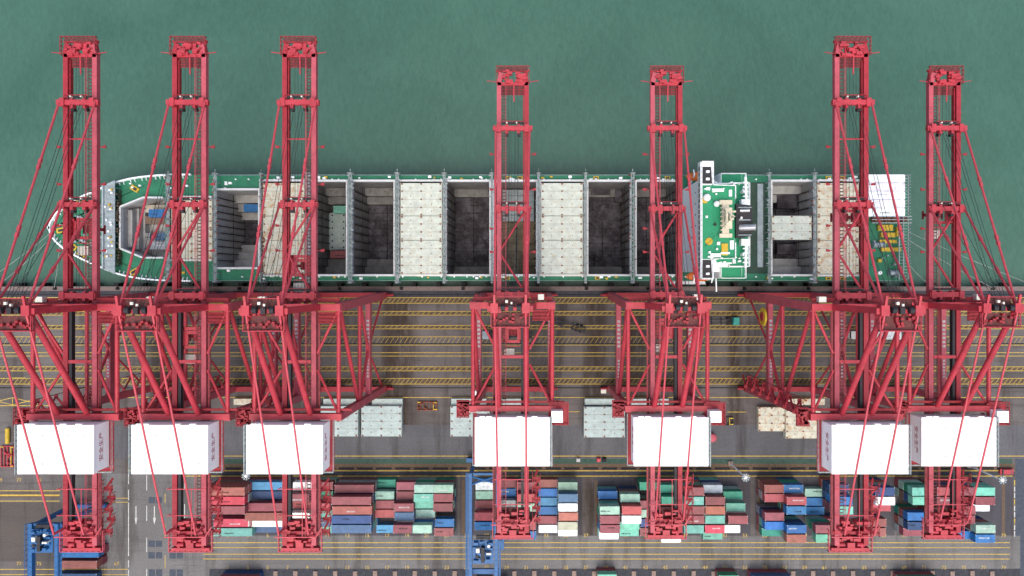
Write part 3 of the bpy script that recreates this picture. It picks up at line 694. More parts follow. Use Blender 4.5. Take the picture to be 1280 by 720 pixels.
for px, py in ((1096, 306), (1116, 341)):
    c = P(px, py, ZD); mb = MB().tube((c[0] - 1.6, c[1], ZD + 1), (c[0] + 1.6, c[1], ZD + 1), .7, 12)
    for k in (-1.6, 0, 1.6): mb.tube((c[0] + k - .08, c[1], ZD + 1), (c[0] + k + .08, c[1], ZD + 1), 1.05, 12)
    mb.box(c[0] - 1.5, c[0] + 1.5, c[1] - .8, c[1] + .8, ZD, ZD + .3); sp(mb, 'mooring_winch', M['lgrey'])
mb = MB(); z = ZD + 2.5
for px in (1124, 1129.5, 1135.5): mb.box(X(px, z) - .12, X(px, z) + .12, YS + .5, YN - .3, z - .3, z)
for i in range(34): y = YS + .6 + i * (YN - YS - 1.1) / 33; mb.box(X(1123, z), X(1136, z), y - .07, y + .07, z - .2, z + .04); mb.box(X(1135.5, z) - .1, X(1135.5, z) + .1, y - .1, y + .1, ZD, z + 1)
sp(mb, 'stern_rack', M['steel'])
mb = MB()
for i in range(14):
    px = random.uniform(1086, 1134); py = random.uniform(281, 349); c = P(px, py, ZD); a = random.uniform(.15, .5); mb.box(c[0] - a, c[0] + a, c[1] - a * .6, c[1] + a * .6, ZD, ZD + random.uniform(.4, 2))
sp_each(mb, 'stern_fitting', M['lgrey'])
c = P(1099, 341, ZD); sp(MB().tube((*c, ZD), (*c, ZD + .6), .6, 14), 'hatch_lid', M['bwhite'])

# ------------------------------------------------------------------ CONTAINERS
def cont_mesh(L):
    W, H = 2.44, 2.59; mb = MB(); hl_, hw = L / 2, W / 2; pitch = .56; n = int((L - .5) / pitch)
    # corrugated sides
    for s_ in (-1, 1):
        ptsx = []
        for i in range(n):
            x0 = -hl_ + .22 + i * (L - .44) / n; st = (L - .44) / n
            ptsx += [(x0, hw - .03), (x0 + st * .4, hw - .03), (x0 + st * .5, hw - .08), (x0 + st * .9, hw - .08)]
        ptsx.append((hl_ - .22, hw - .03))
        vs = [(x, s_ * y, .16) for x, y in ptsx] + [(x, s_ * y, H - .12) for x, y in ptsx]; m = len(ptsx)
        fs = [(i, i + 1, m + i + 1, m + i) if s_ < 0 else (i + 1, i, m + i, m + i + 1) for i in range(m - 1)]
        mb._add(vs, fs)
        mb.box(-hl_ + .16, hl_ - .16, s_ * (hw - .12), s_ * hw, 0, .16); mb.box(-hl_ + .16, hl_ - .16, s_ * (hw - .1), s_ * (hw - .005), H - .12, H - .01)
    mb.box(-hl_ + .1, hl_ - .1, -hw + .1, hw - .1, H - .06, H - .03)     # roof
    for i in range(int(L / .6)):
        x0 = -hl_ + .45 + i * .6
        if x0 < hl_ - .5: mb.box(x0, x0 + .28, -hw + .16, hw - .16, H - .03, H - .012)
    for s_ in (-1, 1):
        mb.box(s_ * (hl_ - .02), s_ * (hl_ - .1), -hw + .15, hw - .15, .15, H - .12)
        mb.box(s_ * hl_, s_ * (hl_ - .16), -hw + .1, hw - .1, H - .14, H - .01); mb.box(s_ * hl_, s_ * (hl_ - .16), -hw + .1, hw - .1, 0, .15)
        for t_ in (-1, 1): mb.box(s_ * (hl_ - .005), s_ * (hl_ - .17), t_ * (hw - .005), t_ * (hw - .17), 0, H - .01)
    mb.cur = 1
    for s_ in (-1, 1):
        for t_ in (-1, 1):
            for z in (0, H - .12): mb.box(s_ * (hl_ + .003), s_ * (hl_ - .2), t_ * (hw + .003), t_ * (hw - .2), z, z + .123)
    me = mb.build('shipping_container', [M['cont'], M['cast']]); d = MB()
    for t_ in (-1, 1):
        d.box(hl_ - .02, hl_ + .03, t_ * .03, t_ * (hw - .17), .18, H - .16)
        for k in (.3, .8): d.tube((hl_ + .05, t_ * k, .2), (hl_ + .05, t_ * k, H - .15), .03, 6)
    do = d.build('door', M['cont'], me)
    return me
C20 = cont_mesh(5.86); C40 = cont_mesh(11.9)
PROTO_C = {20: (C20.data, [c.data for c in C20.children][0]), 40: (C40.data, [c.data for c in C40.children][0])}
for o in (C20, C40):
    for c in list(o.children): bpy.data.objects.remove(c)
    bpy.data.objects.remove(o)
COL = {'maroon': (.27, .065, .08), 'red': (.46, .08, .09), 'crimson': (.58, .05, .09), 'salmon': (.52, .16, .11), 'rust red': (.36, .11, .09), 'bright white': (.86, .88, .87), 'white': (.72, .74, .72), 'grey': (.33, .36, .37),
       'pale blue': (.45, .56, .60), 'light blue': (.06, .28, .50), 'blue': (.015, .17, .47), 'navy': (.02, .07, .20), 'steel blue': (.06, .14, .27),
       'teal': (.16, .50, .39), 'pale green': (.32, .53, .42), 'green': (.02, .28, .18), 'brown': (.22, .14, .11), 'orange': (.6, .25, .04), 'cream': (.55, .52, .42)}
NC = 0
def container(L, x, y, z, color, label, group, rot=0, cat='container'):
    global NC; NC += 1
    o = bpy.data.objects.new('shipping_container', PROTO_C[L][0]); col.objects.link(o); o.location = (x, y, z); o.rotation_euler = (0, 0, rot)
    d = bpy.data.objects.new('door', PROTO_C[L][1]); col.objects.link(d); d.parent = o
    c = COL[color]; j = random.uniform(.62, .92) if max(c) < .7 else random.uniform(.9, 1.05); gy = sum(c) / 3 * random.uniform(0, .16); cc = (c[0] * j + gy * .3, c[1] * j * random.uniform(.92, 1.08) + gy * .5, c[2] * j * random.uniform(.92, 1.1) + gy * .5, 1); o.color = cc; d.color = cc
    if z < 12 and random.random() < .35:
        k = bpy.data.objects.new('roof_code', random.choice(CODES)); col.objects.link(k); k.parent = o; k.location = (random.uniform(-1.2, 1.2), random.uniform(-.5, .5), 2.58); k.color = (.5, .5, .5, 1)
    tag(o, label, cat, group); return o
CODES = []
for n_ in range(4):
    q = MB(); xx = -1.6
    for i in range(5 + n_): wd = random.uniform(.14, .34); q.box(xx, xx + wd, -.2, .2, 0, .015); xx += wd + .18
    oo = q.build('roof_code', M['wpaint' if n_ % 2 else 'black']); CODES.append(oo.data); bpy.data.objects.remove(oo)
ORD = ['zeroth', 'first', 'second', 'third', 'fourth', 'fifth', 'sixth', 'seventh', 'eighth', 'ninth', 'tenth']
NUMW = ['zero', 'one', 'two', 'three', 'four', 'five', 'six']
TP = 2.75
def rowY(k): return -64.6 - 2.82 * (k - 1)
def fit(ys):
    """rows (1..6) and tiers (1..5) whose roofs stand where the listed roofs are"""
    best = None
    from itertools import combinations
    n = len(ys)
    for rows in combinations(range(1, 7), n):
        cost = 0; tiers = []
        for r, y in zip(rows, ys):
            c = min((( (NY - rowY(r) * F / (CAM_Z - 2.62 * t)) - y) ** 2 + .5 * (t - 2.6) ** 2, t) for t in range(1, 6)); cost += c[0]; tiers.append(c[1])
        if best is None or cost < best[0]: best = (cost, rows, tiers)
    return best[1], best[2]
blocks = {
 'leftmost': [(40, 285, [(615, 'rust red'), (626, 'crimson'), (638, 'maroon'), (653, 'crimson'), (664.7, 'teal')]),
   (40, 334, [(608, 'light blue'), (618, 'navy'), (634, 'maroon'), (646, 'rust red'), (655, 'white'), (662, 'steel blue')]),
   (20, 377, [(608, 'white'), (621, 'maroon'), (631, 'red'), (644, 'white'), (655, 'grey'), (664, 'navy')]),
   (20, 404, [(608, 'maroon'), (620, 'green'), (634, 'red'), (643, 'teal'), (652.5, 'steel blue'), (662, 'teal')]),
   (40, 440, [(611.5, 'maroon'), (626, 'maroon'), (638.5, 'rust red'), (650.6, 'navy'), (661.4, 'steel blue')]),
   (20, 481.6, [(605, 'green'), (619, 'pale green'), (631, 'maroon'), (642, 'red'), (660.5, 'light blue')]),
   (20, 505.5, [(609, 'maroon'), (620, 'maroon'), (633.6, 'maroon'), (646, 'steel blue'), (661.6, 'maroon')]),
   (20, 529.8, [(611, 'pale green'), (622, 'teal'), (631.5, 'teal'), (642.7, 'pale green'), (661.3, 'pale green')]),
   (20, 554.5, [(611.6, 'pale green'), (623.8, 'maroon'), (635, 'maroon'), (654, 'blue'), (665, 'maroon')])],
 'second': [(20, 606, [(606, 'white'), (618, 'pale green'), (631, 'maroon'), (646, 'red'), (657.4, 'blue')]),
   (20, 633, [(605, 'maroon'), (617, 'blue'), (632, 'grey'), (646, 'maroon'), (668, 'navy')]),
   (20, 658, [(608, 'maroon'), (624, 'red'), (635.6, 'pale green'), (658, 'red'), (669.4, 'blue')]),
   (20, 684.7, [(604.5, 'rust red'), (615.5, 'blue'), (627, 'light blue'), (638.4, 'blue'), (650, 'maroon'), (658, 'white')]),
   (20, 710, [(609, 'pale green'), (623, 'steel blue'), (636, 'white'), (646.6, 'salmon'), (656, 'cream'), (666, 'white')])],
 'third': [(20, 761.5, [(620, 'blue'), (639, 'pale green'), (650.5, 'maroon'), (660, 'maroon'), (670, 'white')]),
   (20, 788, [(621, 'pale green'), (639, 'red'), (650.5, 'white'), (659, 'teal'), (667, 'teal')]),
   (20, 812, [(607, 'green'), (630, 'maroon'), (642, 'pale green'), (655, 'navy'), (667, 'maroon')]),
   (20, 838, [(611, 'green'), (626, 'green'), (644, 'navy'), (656, 'red'), (674, 'white')]),
   (20, 868, [(614, 'maroon'), (625, 'teal'), (639, 'maroon'), (651.6, 'maroon'), (662.6, 'teal')]),
   (20, 893, [(610, 'pale blue'), (626, 'maroon'), (639, 'salmon'), (651.4, 'teal'), (660.5, 'crimson'), (668.5, 'teal')]),
   (20, 918, [(618, 'green'), (632.5, 'teal'), (648, 'maroon'), (660, 'white')])],
 'fourth': [(20, 967, [(611.5, 'rust red'), (622.6, 'red'), (644.7, 'maroon'), (656, 'blue'), (665, 'green')]),
   (20, 995, [(611.4, 'blue'), (625.8, 'red'), (637, 'blue'), (660, 'blue'), (671.5, 'rust red')]),
   (20, 1023.5, [(617, 'pale green'), (628, 'blue'), (637.5, 'blue'), (660, 'maroon'), (671.6, 'teal')]),
   (20, 1050, [(610, 'navy'), (626, 'blue'), (637, 'teal'), (653, 'red')]),
   (20, 1101, [(614.5, 'navy'), (626.5, 'white'), (636, 'red'), (654, 'rust red'), (665, 'rust red')])],
 'rightmost': [(20, 1148, [(614, 'teal'), (626.7, 'teal'), (645.7, 'blue'), (656.8, 'navy'), (666, 'maroon')]),
   (20, 1180, [(614.5, 'red'), (626, 'maroon'), (644, 'green'), (658, 'navy')]),
   (20, 1205, [(613, 'maroon'), (638.7, 'maroon'), (650.6, 'maroon'), (669, 'blue')]),
   (20, 1230.5, [(613, 'teal'), (625, 'maroon'), (636, 'white'), (661.4, 'pale green'), (673, 'blue')])]}
under = ['maroon', 'maroon', 'rust red', 'pale green', 'teal', 'navy', 'blue', 'grey', 'green', 'brown']
for bname, cols_ in blocks.items():
    hs = []
    for L, px, items in cols_:
        rows, tiers = fit([y for y, c in items]); hs.append({r: t for r, t in zip(rows, tiers)})
    for ci, (L, px, items) in enumerate(cols_):
        rows, tiers = fit([y for y, c in items])
        tm_ = sum(tiers) / len(tiers); cx = (px - NX) * (CAM_Z - tm_ * 2.62) / F
        for (y, c), r, t in zip(items, rows, tiers):
            inner = ci + 1 if px < NX else ci - 1; outer = ci - 1 if px < NX else ci + 1
            hn = hs[ci].get(r - 1, 0); hi = hs[inner].get(r, 0) if 0 <= inner < len(hs) else 0
            ho = hs[outer].get(r, 0) if 0 <= outer < len(hs) else 0; hsn = hs[ci].get(r + 1, 0)
            for k in range(1, t + 1):
                if k < t and k <= min(hn, hi): continue
                cc = c if k == t else random.choice(under)
                what = 'long' if L == 40 else 'short'
                if k == t: lab = f'{what} {cc} container topping row {NUMW[r]} of the {ORD[ci+1]} column, {bname} yard block'
                else: lab = f'{what} {cc} container, tier {NUMW[k]}, row {NUMW[r]}, {ORD[ci+1]} column, {bname} yard block'
                container(L, cx + random.uniform(-.12, .12), rowY(r) + random.uniform(-.05, .05), (k - 1) * 2.62 + .01, cc, lab, 'stacked yard containers')
# reefer boxes on the stern
rc = {}
for i in range(5):
    container(40, X(1106.4, 9.6), Y(223.2 + i * 10.55, 9.6), ZD + .05, 'bright white', f'white reefer container on the ship stern, {ORD[i+1]} from the seaward rail', 'white containers on the stern')
# boxes inside the holds
for L, px, py, z, c, lab in ((40, 185, 261, -2.9, 'cream', 'cream container in the bow hold beside the blue one'), (20, 197.5, 266.5, -.2, 'blue', 'blue container on the seaward side of the bow hold'),
        (40, 190, 275, -2.95, 'brown', 'brown container in the bow hold near its middle'), (20, 199, 296, -2.9, 'steel blue', 'dull blue container at the landward side of the bow hold'),
        (20, 182, 296, -2.9, 'grey', 'grey container in the bow hold beside the dull blue one'), (40, 185, 305, -2.9, 'cream', 'cream container at the landward end of the bow hold'),
        (20, 199, 307, -.2, 'grey', 'pale grey container piled on a cream one in the bow hold'),
        (20, 316, 260, -6, 'blue', 'blue container deep in the second open hold'), (20, 428, 262, -10, 'teal', 'teal container deep in the third open hold'),
        (20, 424, 318, -10, 'maroon', 'dark red container at the foot of the steps, third open hold')):
    container(L, X(px, z + 2.6), Y(py, z + 2.6), z, c, lab, None)
# stacks at the lower edge and the pile by the left gantry
for L, px, py, t, c, lab in ((40, 297, 727, 2, 'maroon', 'maroon container at the bottom edge beneath the leftmost yard block'), (40, 97, 706, 2, 'rust red', 'rusty red container beside the left blue gantry'),
        (40, 99, 692, 2, 'blue', 'blue container behind the rusty red one by the left gantry'), (40, 97, 722, 1, 'navy', 'navy container at the bottom edge beneath the left gantry'),
        (20, 759, 723, 2, 'teal', 'teal container at the bottom edge below the third yard block'), (20, 911, 724, 2, 'green', 'green container at the bottom edge between the third and fourth blocks'),
        (40, 965, 725, 2, 'navy', 'navy container at the bottom edge under the fourth yard block'), (40, 1150, 728, 2, 'green', 'green container at the bottom edge under the rightmost block')):
    zt = 2.62 * t
    for k in range(t):
        cc = c if k == t - 1 else 'maroon' if c != 'maroon' else 'navy'
        container(L, X(px, zt), Y(py, zt), k * 2.62 + .02, cc, lab if k == t - 1 else lab.replace(c if c != 'rust red' else 'rusty red', cc, 1).replace(' container', ' container underneath', 1) , None)
print('containers', NC)
# hatch covers laid on the quay
cv = [(398, 447.5, 507.5, 545.5, 2.6, 'coverg', 'next to the third crane from the left'), (451.6, 502, 507.5, 545.5, 2.6, 'coverg', 'left of the brown spreader frame'),
      (563, 612, 507.5, 545.5, 2.6, 'coverg', 'left of the middle crane'), (730, 781, 508.5, 546.7, 2.6, 'coverg', 'left of the fifth crane'),
      (948, 981, 509, 539, 1.7, 'coverr', 'rusted, under the sixth crane'), (982, 1026, 512, 548, 2.2, 'coverr', 'rusted, touching the sixth crane')]
for x0_, x1_, y0_, y1_, h_, m, lab in cv:
    o = cover(x0_, x1_, y0_, y1_, 0.02, M[m], None, h_); tag(o, 'pale hatch cover stack on the quay ' + lab if 'rusted' not in lab else 'cream hatch cover laid on the quay, ' + lab, 'hatch cover', 'hatch covers on the quay')
for x0_, x1_, lab in ((404, 448, 'behind the third crane'), (465, 503, 'left of the spreader frame'), (564, 608, 'left of the middle crane'), (627, 656, 'under the middle crane'), (731, 777, 'left of the fifth crane'), (789, 836, 'under the fifth crane'), (979, 1031, 'under the sixth crane'), (292, 314, 'between the second and third cranes')):
    o = cover(x0_, x1_, 498.3, 506.2, 0.02, M['coverg' if x0_ < 900 and x0_ > 300 else 'coverr'], None, 1.3, sock=False); tag(o, 'narrow pale hatch panel on the quay ' + lab, 'hatch panel', 'narrow hatch panels on the quay')

# ------------------------------------------------------------------ QUAY CRANES
YR = -20.6
def crane(large, fs):
    zt, zb, za, tipY, rearY = (53, 51, 73, 57, -66.3) if large else (43, 41, 62, 53, -67)
    def pt_each(mb, name, m, parent=None):
        for vs_, fs_ in mb.calls: q = MB(); q._add(vs_, fs_); pt(q, name, m, parent)
    def each(name, m, items, parent=None):
        for p, q, rr in items: pt(MB().tube(p, q, rr, 12), name, m, parent)
    c = empty('quay_crane', (0, YR, 0)); off = (0, YR, 0); px_ = 10.0
    def pt(mb, name, m, parent=None, o2=None): return mb.build(name, M[m] if isinstance(m, str) else m, parent or c, off if o2 is None else o2)
    def legpt(x, sea, z): 
        t = z / zt; return (x, (-5.9 - 1.5 * t) if sea else (-35.0 + 1.6 * t), z)
    for x in (-px_, px_):
        for sea in (1, 0):
            lg = MB().beam(legpt(x, sea, 3), legpt(x, sea, zt), 1.5, 2.1 if sea else 1.9, (0, 1, 0))
            pt(lg, 'leg', 'red2')
    for sea in (1, 0):
        y = -5.9 if sea else -35.0
        sb = MB().box(-10.9, 10.9, y - .75, y + .75, 2.4, 4.2); s_ = pt(sb, 'sill_beam', 'redd')
        for x in (-7.4, 7.4):
            for k in (-3.6, -1.2, 1.2, 3.6):
                wb = MB().box(x + k - 1, x + k + 1, y - .5, y + .5, .75, 2.0).box(x + k - .4, x + k + .4, y - .35, y + .35, 2.0, 2.42); pt(wb, 'bogie', 'redd', s_)
                for e_ in (-.6, .6): pt(MB().tube((x + k + e_, y - .3, .45), (x + k + e_, y + .3, .45), .42, 12), 'wheel', 'black', s_)
        for x in (-12.9, 12.9): pt(MB().tube((x, y, 2.7), (x * .84, y, 2.7), .35, 8), 'buffer', 'redd', s_)
    # side frames
    zp = 23
    for x in (-px_, px_):
        ps, pl_ = legpt(x, 1, zp), legpt(x, 0, zp)
        pb = pt(MB().beam(ps, pl_, 1.3, 2.0), 'portal_beam', 'red2')
        mk = MB()
        for k in range(7): y = ps[1] - 6 - k * 1.15; mk.box(x - .38, x + .38, y - .36, y + .30, zp + 1.0, zp + 1.03)
        for k in range(6): y = ps[1] - 17 - k * .9; mk.box(x - .28, x + .28, y - .3, y + .25, zp + 1.0, zp + 1.03)
        pt_each(mk, 'painted_mark', 'cast', pb)
        mid = (x, YR, zp + .6); items = [(legpt(x, 1, zt - .3), legpt(x, 0, zt - .3), .5)]
        if large: items += [(legpt(x, 1, 33), legpt(x, 0, 33), .48), (legpt(x, 1, zt - 1), legpt(x, 0, 34), .5), (mid, legpt(x, 1, 33), .42), (mid, legpt(x, 0, 33), .42), (mid, legpt(x, 1, 4.5), .3), (mid, legpt(x, 0, 4.5), .3)]
        else: items += [(legpt(x, 1, zt - 1), legpt(x, 0, 24), .55)]
        each('side_brace', 'red', items)
    # top cross beams
    pt(MB().box(-10.7, 10.7, -8.25, -6.6, zt - .9, zt + .9), 'cross_beam', 'red')
    lb = MB().box(-10.9, 10.9, -34.0, -32.6, zt - .8, zt + .7); 
    pt(lb, 'cross_beam', 'red')
    # girders
    h = .68
    for x in (-3.5, 3.5):
        g = MB().beam((x, -4.2, zb - h), (x, rearY + 1.5, zb - h), 1.12, 2 * h)
        for k in range(22): g.box(x - .67, x + .67, -6 - k * 2.7, -5.9 - k * 2.7, zb, zb + .05)
        pt(g, 'main_girder', 'deep' if x * fs > 0 else 'red2')  # one girder gets the darker red as painted shade
        g = MB().beam((x, tipY - 3.6, zb - h), (x, -4.25, zb - h), 1.12, 2 * h); g.beam((x, tipY - 3.6, zb - h), (x * .83, tipY - 1.2, zb - h), 1.2, 1.8)
        k = -2
        while k < tipY - 8:
            if k > 0: g.box(x - .76, x + .76, k, k + .12, zb, zb + .07)
            k += 6.2
        pt(g, 'boom_girder', 'deep' if x * fs > 0 else 'red2')
    wk = MB()          # walkway with handrail along the right hand girder, inner side
    y = rearY + 4
    while y < tipY - 4: wk.box(-fs * 1.8, -fs * 2.6, y, y + .28, zb - .5, zb - .44); y += .85
    for xx in (1.78, 2.58): wk.box(-fs * xx, -fs * (xx + .1), rearY + 4, tipY - 4, zb - .52, zb - .42)
    wk.box(-fs * 4.3, -fs * 5.0, rearY + 4, -8.6, zb - .5, zb - .42)
    wo = pt(wk, 'walkway', 'grate')
    rl = MB(); rl.rail((-fs * 1.75, -3.5, zb - .4), (-fs * 1.75, tipY - 4, zb - .4), 1.1, .05, 2); rl.rail((-fs * 5.0, rearY + 4, zb - .4), (-fs * 5.0, -8.6, zb - .4), 1.1, .05, 2)
    rl.rail((-fs * 1.75, rearY + 4, zb - .4), (-fs * 1.75, -8.6, zb - .4), 1.1, .05, 2)
    pt(rl, 'handrail', 'pink', wo)
    fe = MB().box(fs * 2.1, fs * 2.75, rearY + 6, -6.5, zb - 1.5, zb - .25)
    pt(fe, 'festoon_trough', 'dark')
    fe = MB().box(fs * 2.6, fs * 2.84, -3.5, tipY - 5, zb - 1.6, zb - .5); pt(fe, 'trolley_rail', 'redd')
    lm = MB()
    for y in (6, 22, 31, 12): 
        for s_ in (-1, 1):
            if y == 12 and s_ > 0: continue
            lm.beam((s_ * 4.2, y, zb - .6), (s_ * 6.0, y + .5, zb - .5), .14, .14); lm.box(s_ * 5.0, s_ * 5.9, y - .15, y + .35, zb - .75, zb - .45)
    for k_ in range(0, len(lm.calls), 2):
        q = MB(); q._add(*lm.calls[k_]); q._add(*lm.calls[k_ + 1]); pt(q, 'boom_lamp', 'redd')
    # boom cross ties
    for y, xw, wd in ((tipY - 15.5, 5.0, 1.2), (17.1, 4.7, 1.1), (-4.7, 4.4, 1.3)):
        t_ = MB().box(-xw, xw, y - wd / 2, y + wd / 2, zb + .02, zb + 1.1)
        for s_ in (-1, 1): t_.box(s_ * 3.0, s_ * 4.1, y - 1.0, y + 1.0, zb + .03, zb + 1.35)
        for x in (-1.5, 1.5): t_.box(x - .35, x + .35, y - 1.3, y + 1.0, zb - .6, zb + .9)
        pt(t_, 'boom_tie', 'red')
        d = MB()
        for x in (-1.6, 1.6): d.box(x - .4, x + .4, y - 1.9, y - 1.2, zb - .8, zb + .4)
        d.box(-2.8, 2.8, y + 1.1, y + 1.7, zb + .2, zb + .26)
        r_ = MB().rail((-2.9, y + 1.7, zb + .3), (2.9, y + 1.7, zb + .3), 1.1, .06, 1.2)
        pt_each(d, 'sheave_block', 'dark'); pt(r_, 'tie_handrail', 'redd')
        if y > 10:
            f = MB()
            for x in (-1.5, 1.0): f.box(x - .16, x + .16, y + 1.2, y + 1.5, zb + .3, zb + 1.3)
            pt_each(f, 'floodlight', 'rtgw')
    items = [((3.0, 16.5, zb - .4), (-3.0, 6.8, zb - .4), .28), ((-3.0, 5.4, zb - .4), (3.0, -4, zb - .4), .28)]
    if large: items.append(((-3.0, tipY - 24, zb - .4), (3.0, tipY - 24, zb - .4), .2))
    for s_ in (-1, 1): items += [((s_ * 9.8, -8, zt - .6), (s_ * 4.3, YR + 2, zb - .3), .32), ((s_ * 9.8, -32.6, zt - .6), (s_ * 4.3, YR - 2, zb - .3), .32)]
    each('diagonal_brace', 'red', items)
    pt(MB().box(-2.8, 2.8, YR - .4, YR + .4, zb - 1, zb - .05), 'girder_tie', 'red')
    # boom tip
    tp = MB().box(-4.1, 4.1, tipY - .8, tipY - .2, zb - 1, zb - .3).box(-3.9, 3.9, tipY - 4.4, tipY - 3.6, zb - 1.2, zb)
    for x in (-3.6, -1.2, 1.2, 3.6): tp.box(x - .25, x + .25, tipY - 4, tipY - .4, zb - .9, zb - .5)
    for i in range(26):
        x, y = random.uniform(-3.2, 3.2), random.uniform(tipY - 4, tipY - .8); a = random.uniform(.3, .8); tp.box(x - a, x + a, y - a * .5, y + a * .5, zb - .5, zb + random.uniform(.1, 1))
    for s_ in (-1, 1): tp.beam((s_ * 4, tipY - 3.6, zb), (s_ * 6.6, tipY - 3.3, zb + .2), .16, .16)
    tp.beam((.3, tipY - 4.5, zb + .3), (.3, tipY - 8.6, zb + .1), .28, .2)
    tpo = pt(tp, 'boom_tip', 'red')
    pt(MB().box(-3, 3, tipY - 6.6, tipY - 4.5, zb - 1.1, zb - 1.02), 'tip_platform', 'grate', tpo); pt(MB().box(-3.8, 3.8, tipY - .6, tipY + .25, zb - .2, zb - .12), 'tip_platform', 'grate', tpo)
    r_ = MB()
    for z_ in (zb - .2,):
        for p, q in (((-4.2, tipY - 4), (-4.2, tipY + .3)), ((-4.2, tipY + .3), (4.2, tipY + .3)), ((4.2, tipY + .3), (4.2, tipY - 4))): r_.rail((*p, z_), (*q, z_), 1.1, .07, 1)
    for x in (-3, -1.5, 0, 1.5, 3): r_.beam((x, tipY - 6.6, zb - 1), (x, tipY - 4.6, zb - 1), .12, .12)
    for y in (-6.6, -5.9, -5.2): r_.beam((-3, tipY + y, zb - .95), (3, tipY + y, zb - .95), .1, .1)
    pt(r_, 'tip_railing', 'redd', tpo)
    # apex frame
    ya = -7.3
    af = MB()
    for s_ in (-1, 1):
        af.beam((s_ * 5.4, -7.4, zt + .9), (s_ * 3.5, ya, za - .6), 1.25, 1.4, (0, 1, 0)); af.box(s_ * 2.7, s_ * 4.4, ya - 1.0, ya + 1.2, za - 1.1, za + .6)
        af.beam((s_ * 3.5, ya + 1, za + .4), (s_ * 3.5, ya + 3.2, za + .9), .5, .5); af.box(s_ * 4.4, s_ * 5.1, ya - .7, ya + .6, za - .8, za)
    af.box(-3.2, 3.2, ya - .5, ya + .3, za - 1.5, za - .4); af.tube((-4.6, -7.3, (zt + za) / 2), (4.6, -7.3, (zt + za) / 2), .35, 8)
    afo = pt(af, 'apex_frame', 'red')
    for s_ in (-1, 1): pt(MB().tube((s_ * 3.5, ya - .6, za - .8), (s_ * 3.5, -32.6, zt + .6), .66, 14), 'rear_leg', 'red')
    for x in (-2.1, 1.5): pt(MB().tube((x, ya + .2, za + .2), (x + .9, ya + .2, za + .2), .75, 14), 'apex_sheave', 'dark', afo)
    pt(MB().box(-.4, .6, ya - .6, ya + .7, za - .4, za + .5), 'apex_motor', 'dark', afo)
    wt = MB()
    wt.box(-1.1, -.5, ya + 1.3, ya + 1.9, za - .2, za + .3).box(.1, .5, ya + 1.0, ya + 1.5, za - .2, za + .3); pt_each(wt, 'apex_cabinet', 'rtgw', afo)
    pf = MB().box(-4.2, 4.2, ya - 4.1, ya - 1.05, za - 1.3, za - 1.2).box(-2.9, 2.9, ya + .4, ya + 2.6, za - 1.3, za - 1.2); pt_each(pf, 'apex_platform', 'grate', afo)
    r_ = MB()
    for p, q in (((-4.3, ya - 1.1), (-4.3, ya - 4.2)), ((-4.3, ya - 4.2), (4.3, ya - 4.2)), ((4.3, ya - 4.2), (4.3, ya - 1.1)), ((2.9, ya + 2.6), (-2.9, ya + 2.6))): r_.rail((*p, za - 1.2), (*q, za - 1.2), 1.1, .09, 1.2)
    r_.beam((-4.3, ya - 4.2, za - 1.2), (4.3, ya - 4.2, za - 1.2), .25, .3)
    pt(r_, 'apex_railing', 'red', afo)
    for i in range(12): x, y = random.uniform(-3.6, 3.6), random.uniform(ya - 3.7, ya - 1.4); pt(MB().box(x - .3, x + .3, y - .2, y + .3, za - 1.2, za - .3), 'apex_fitting', 'redd', afo)
    # stays
    for s_ in (-1, 1):
        for yy, r in ((tipY - 15.5, .26), (17.1, .26)):
            p, q = Vector((s_ * 3.5, ya + .4, za - .1)), Vector((s_ * 4.3, yy, zb + 1.0)); t_ = MB().tube(p, q, r, 8)
            for k in (.0, .33, .36, .66, .69, 1): a = p.lerp(q, max(.02, k - .012)); b = p.lerp(q, min(1, k + .01)); t_.beam(a, b, .6, .6)
            pt(t_, 'forestay', 'pink')
        p, q = Vector((s_ * 3.5, ya - .6, za + .1)), Vector((s_ * 3.5, -60.5, zb + 4.0)); t_ = MB().tube(p, q, .23, 8).beam((s_ * 3.5, -60.5, zb - .1), (s_ * 3.5, -60.5, zb + 4.1), .3, .5, (0, 1, 0)); pt(t_, 'backstay', 'pink')
    ro = MB()
    for x, yy in ((-1.3, tipY - 15.5), (-.6, tipY - 15.5), (.7, tipY - 15.5), (1.4, tipY - 15.5), (-1, 18), (1, 18)): ro.beam((x, ya + .4, za), (x * 1.1, yy, zb + .9), .075, .075)
    pt(ro, 'boom_hoist_ropes', 'rope')
    # machinery house
    hz = zb + (2.6 if large else 7 - .0) if False else (zb + 2.0 if large else zb + 7 - 5 + 2.0)
    hz = 52.0 if large else 41.3
    hy0, hy1 = -45.6, -34.3
    if not large: hy0, hy1 = -46.9, -34.9
    hw, hh, ox = (8.8, 5.9, fs * 1.0) if large else (9.2, 5.4, 0)
    hb = MB().box(ox - hw + .15, ox + hw - .15, hy0 + .2, hy1 - .2, hz, hz + hh - .35); ho = pt(hb, 'machinery_house', 'wall')
    rf = MB().prism([(ox - hw, hy0), (ox + hw, hy0), (ox + hw, hy1), (ox - hw, hy1)], hz + hh - .35, hz + hh)
    for k in (-.5, 0, .5): rf.box(ox + k * hw - .04, ox + k * hw + .04, hy0 + .1, hy1 - .1, hz + hh, hz + hh + .05)
    for k in (-.8, -.62, .2, .6): rf.box(ox + k * hw - .7, ox + k * hw + .7, hy1 - .6, hy1 + .3, hz + hh - .7, hz + hh + .1)
    pt(rf, 'roof', 'cwhite', ho)
    for k in (-.35, .3, .75):
        for y in (hy0 + 2.2, hy1 - 2.6): pt(MB().tube((ox + k * hw, y, hz + hh), (ox + k * hw, y, hz + hh + .45), .28, 12), 'roof_vent', 'wall', ho)
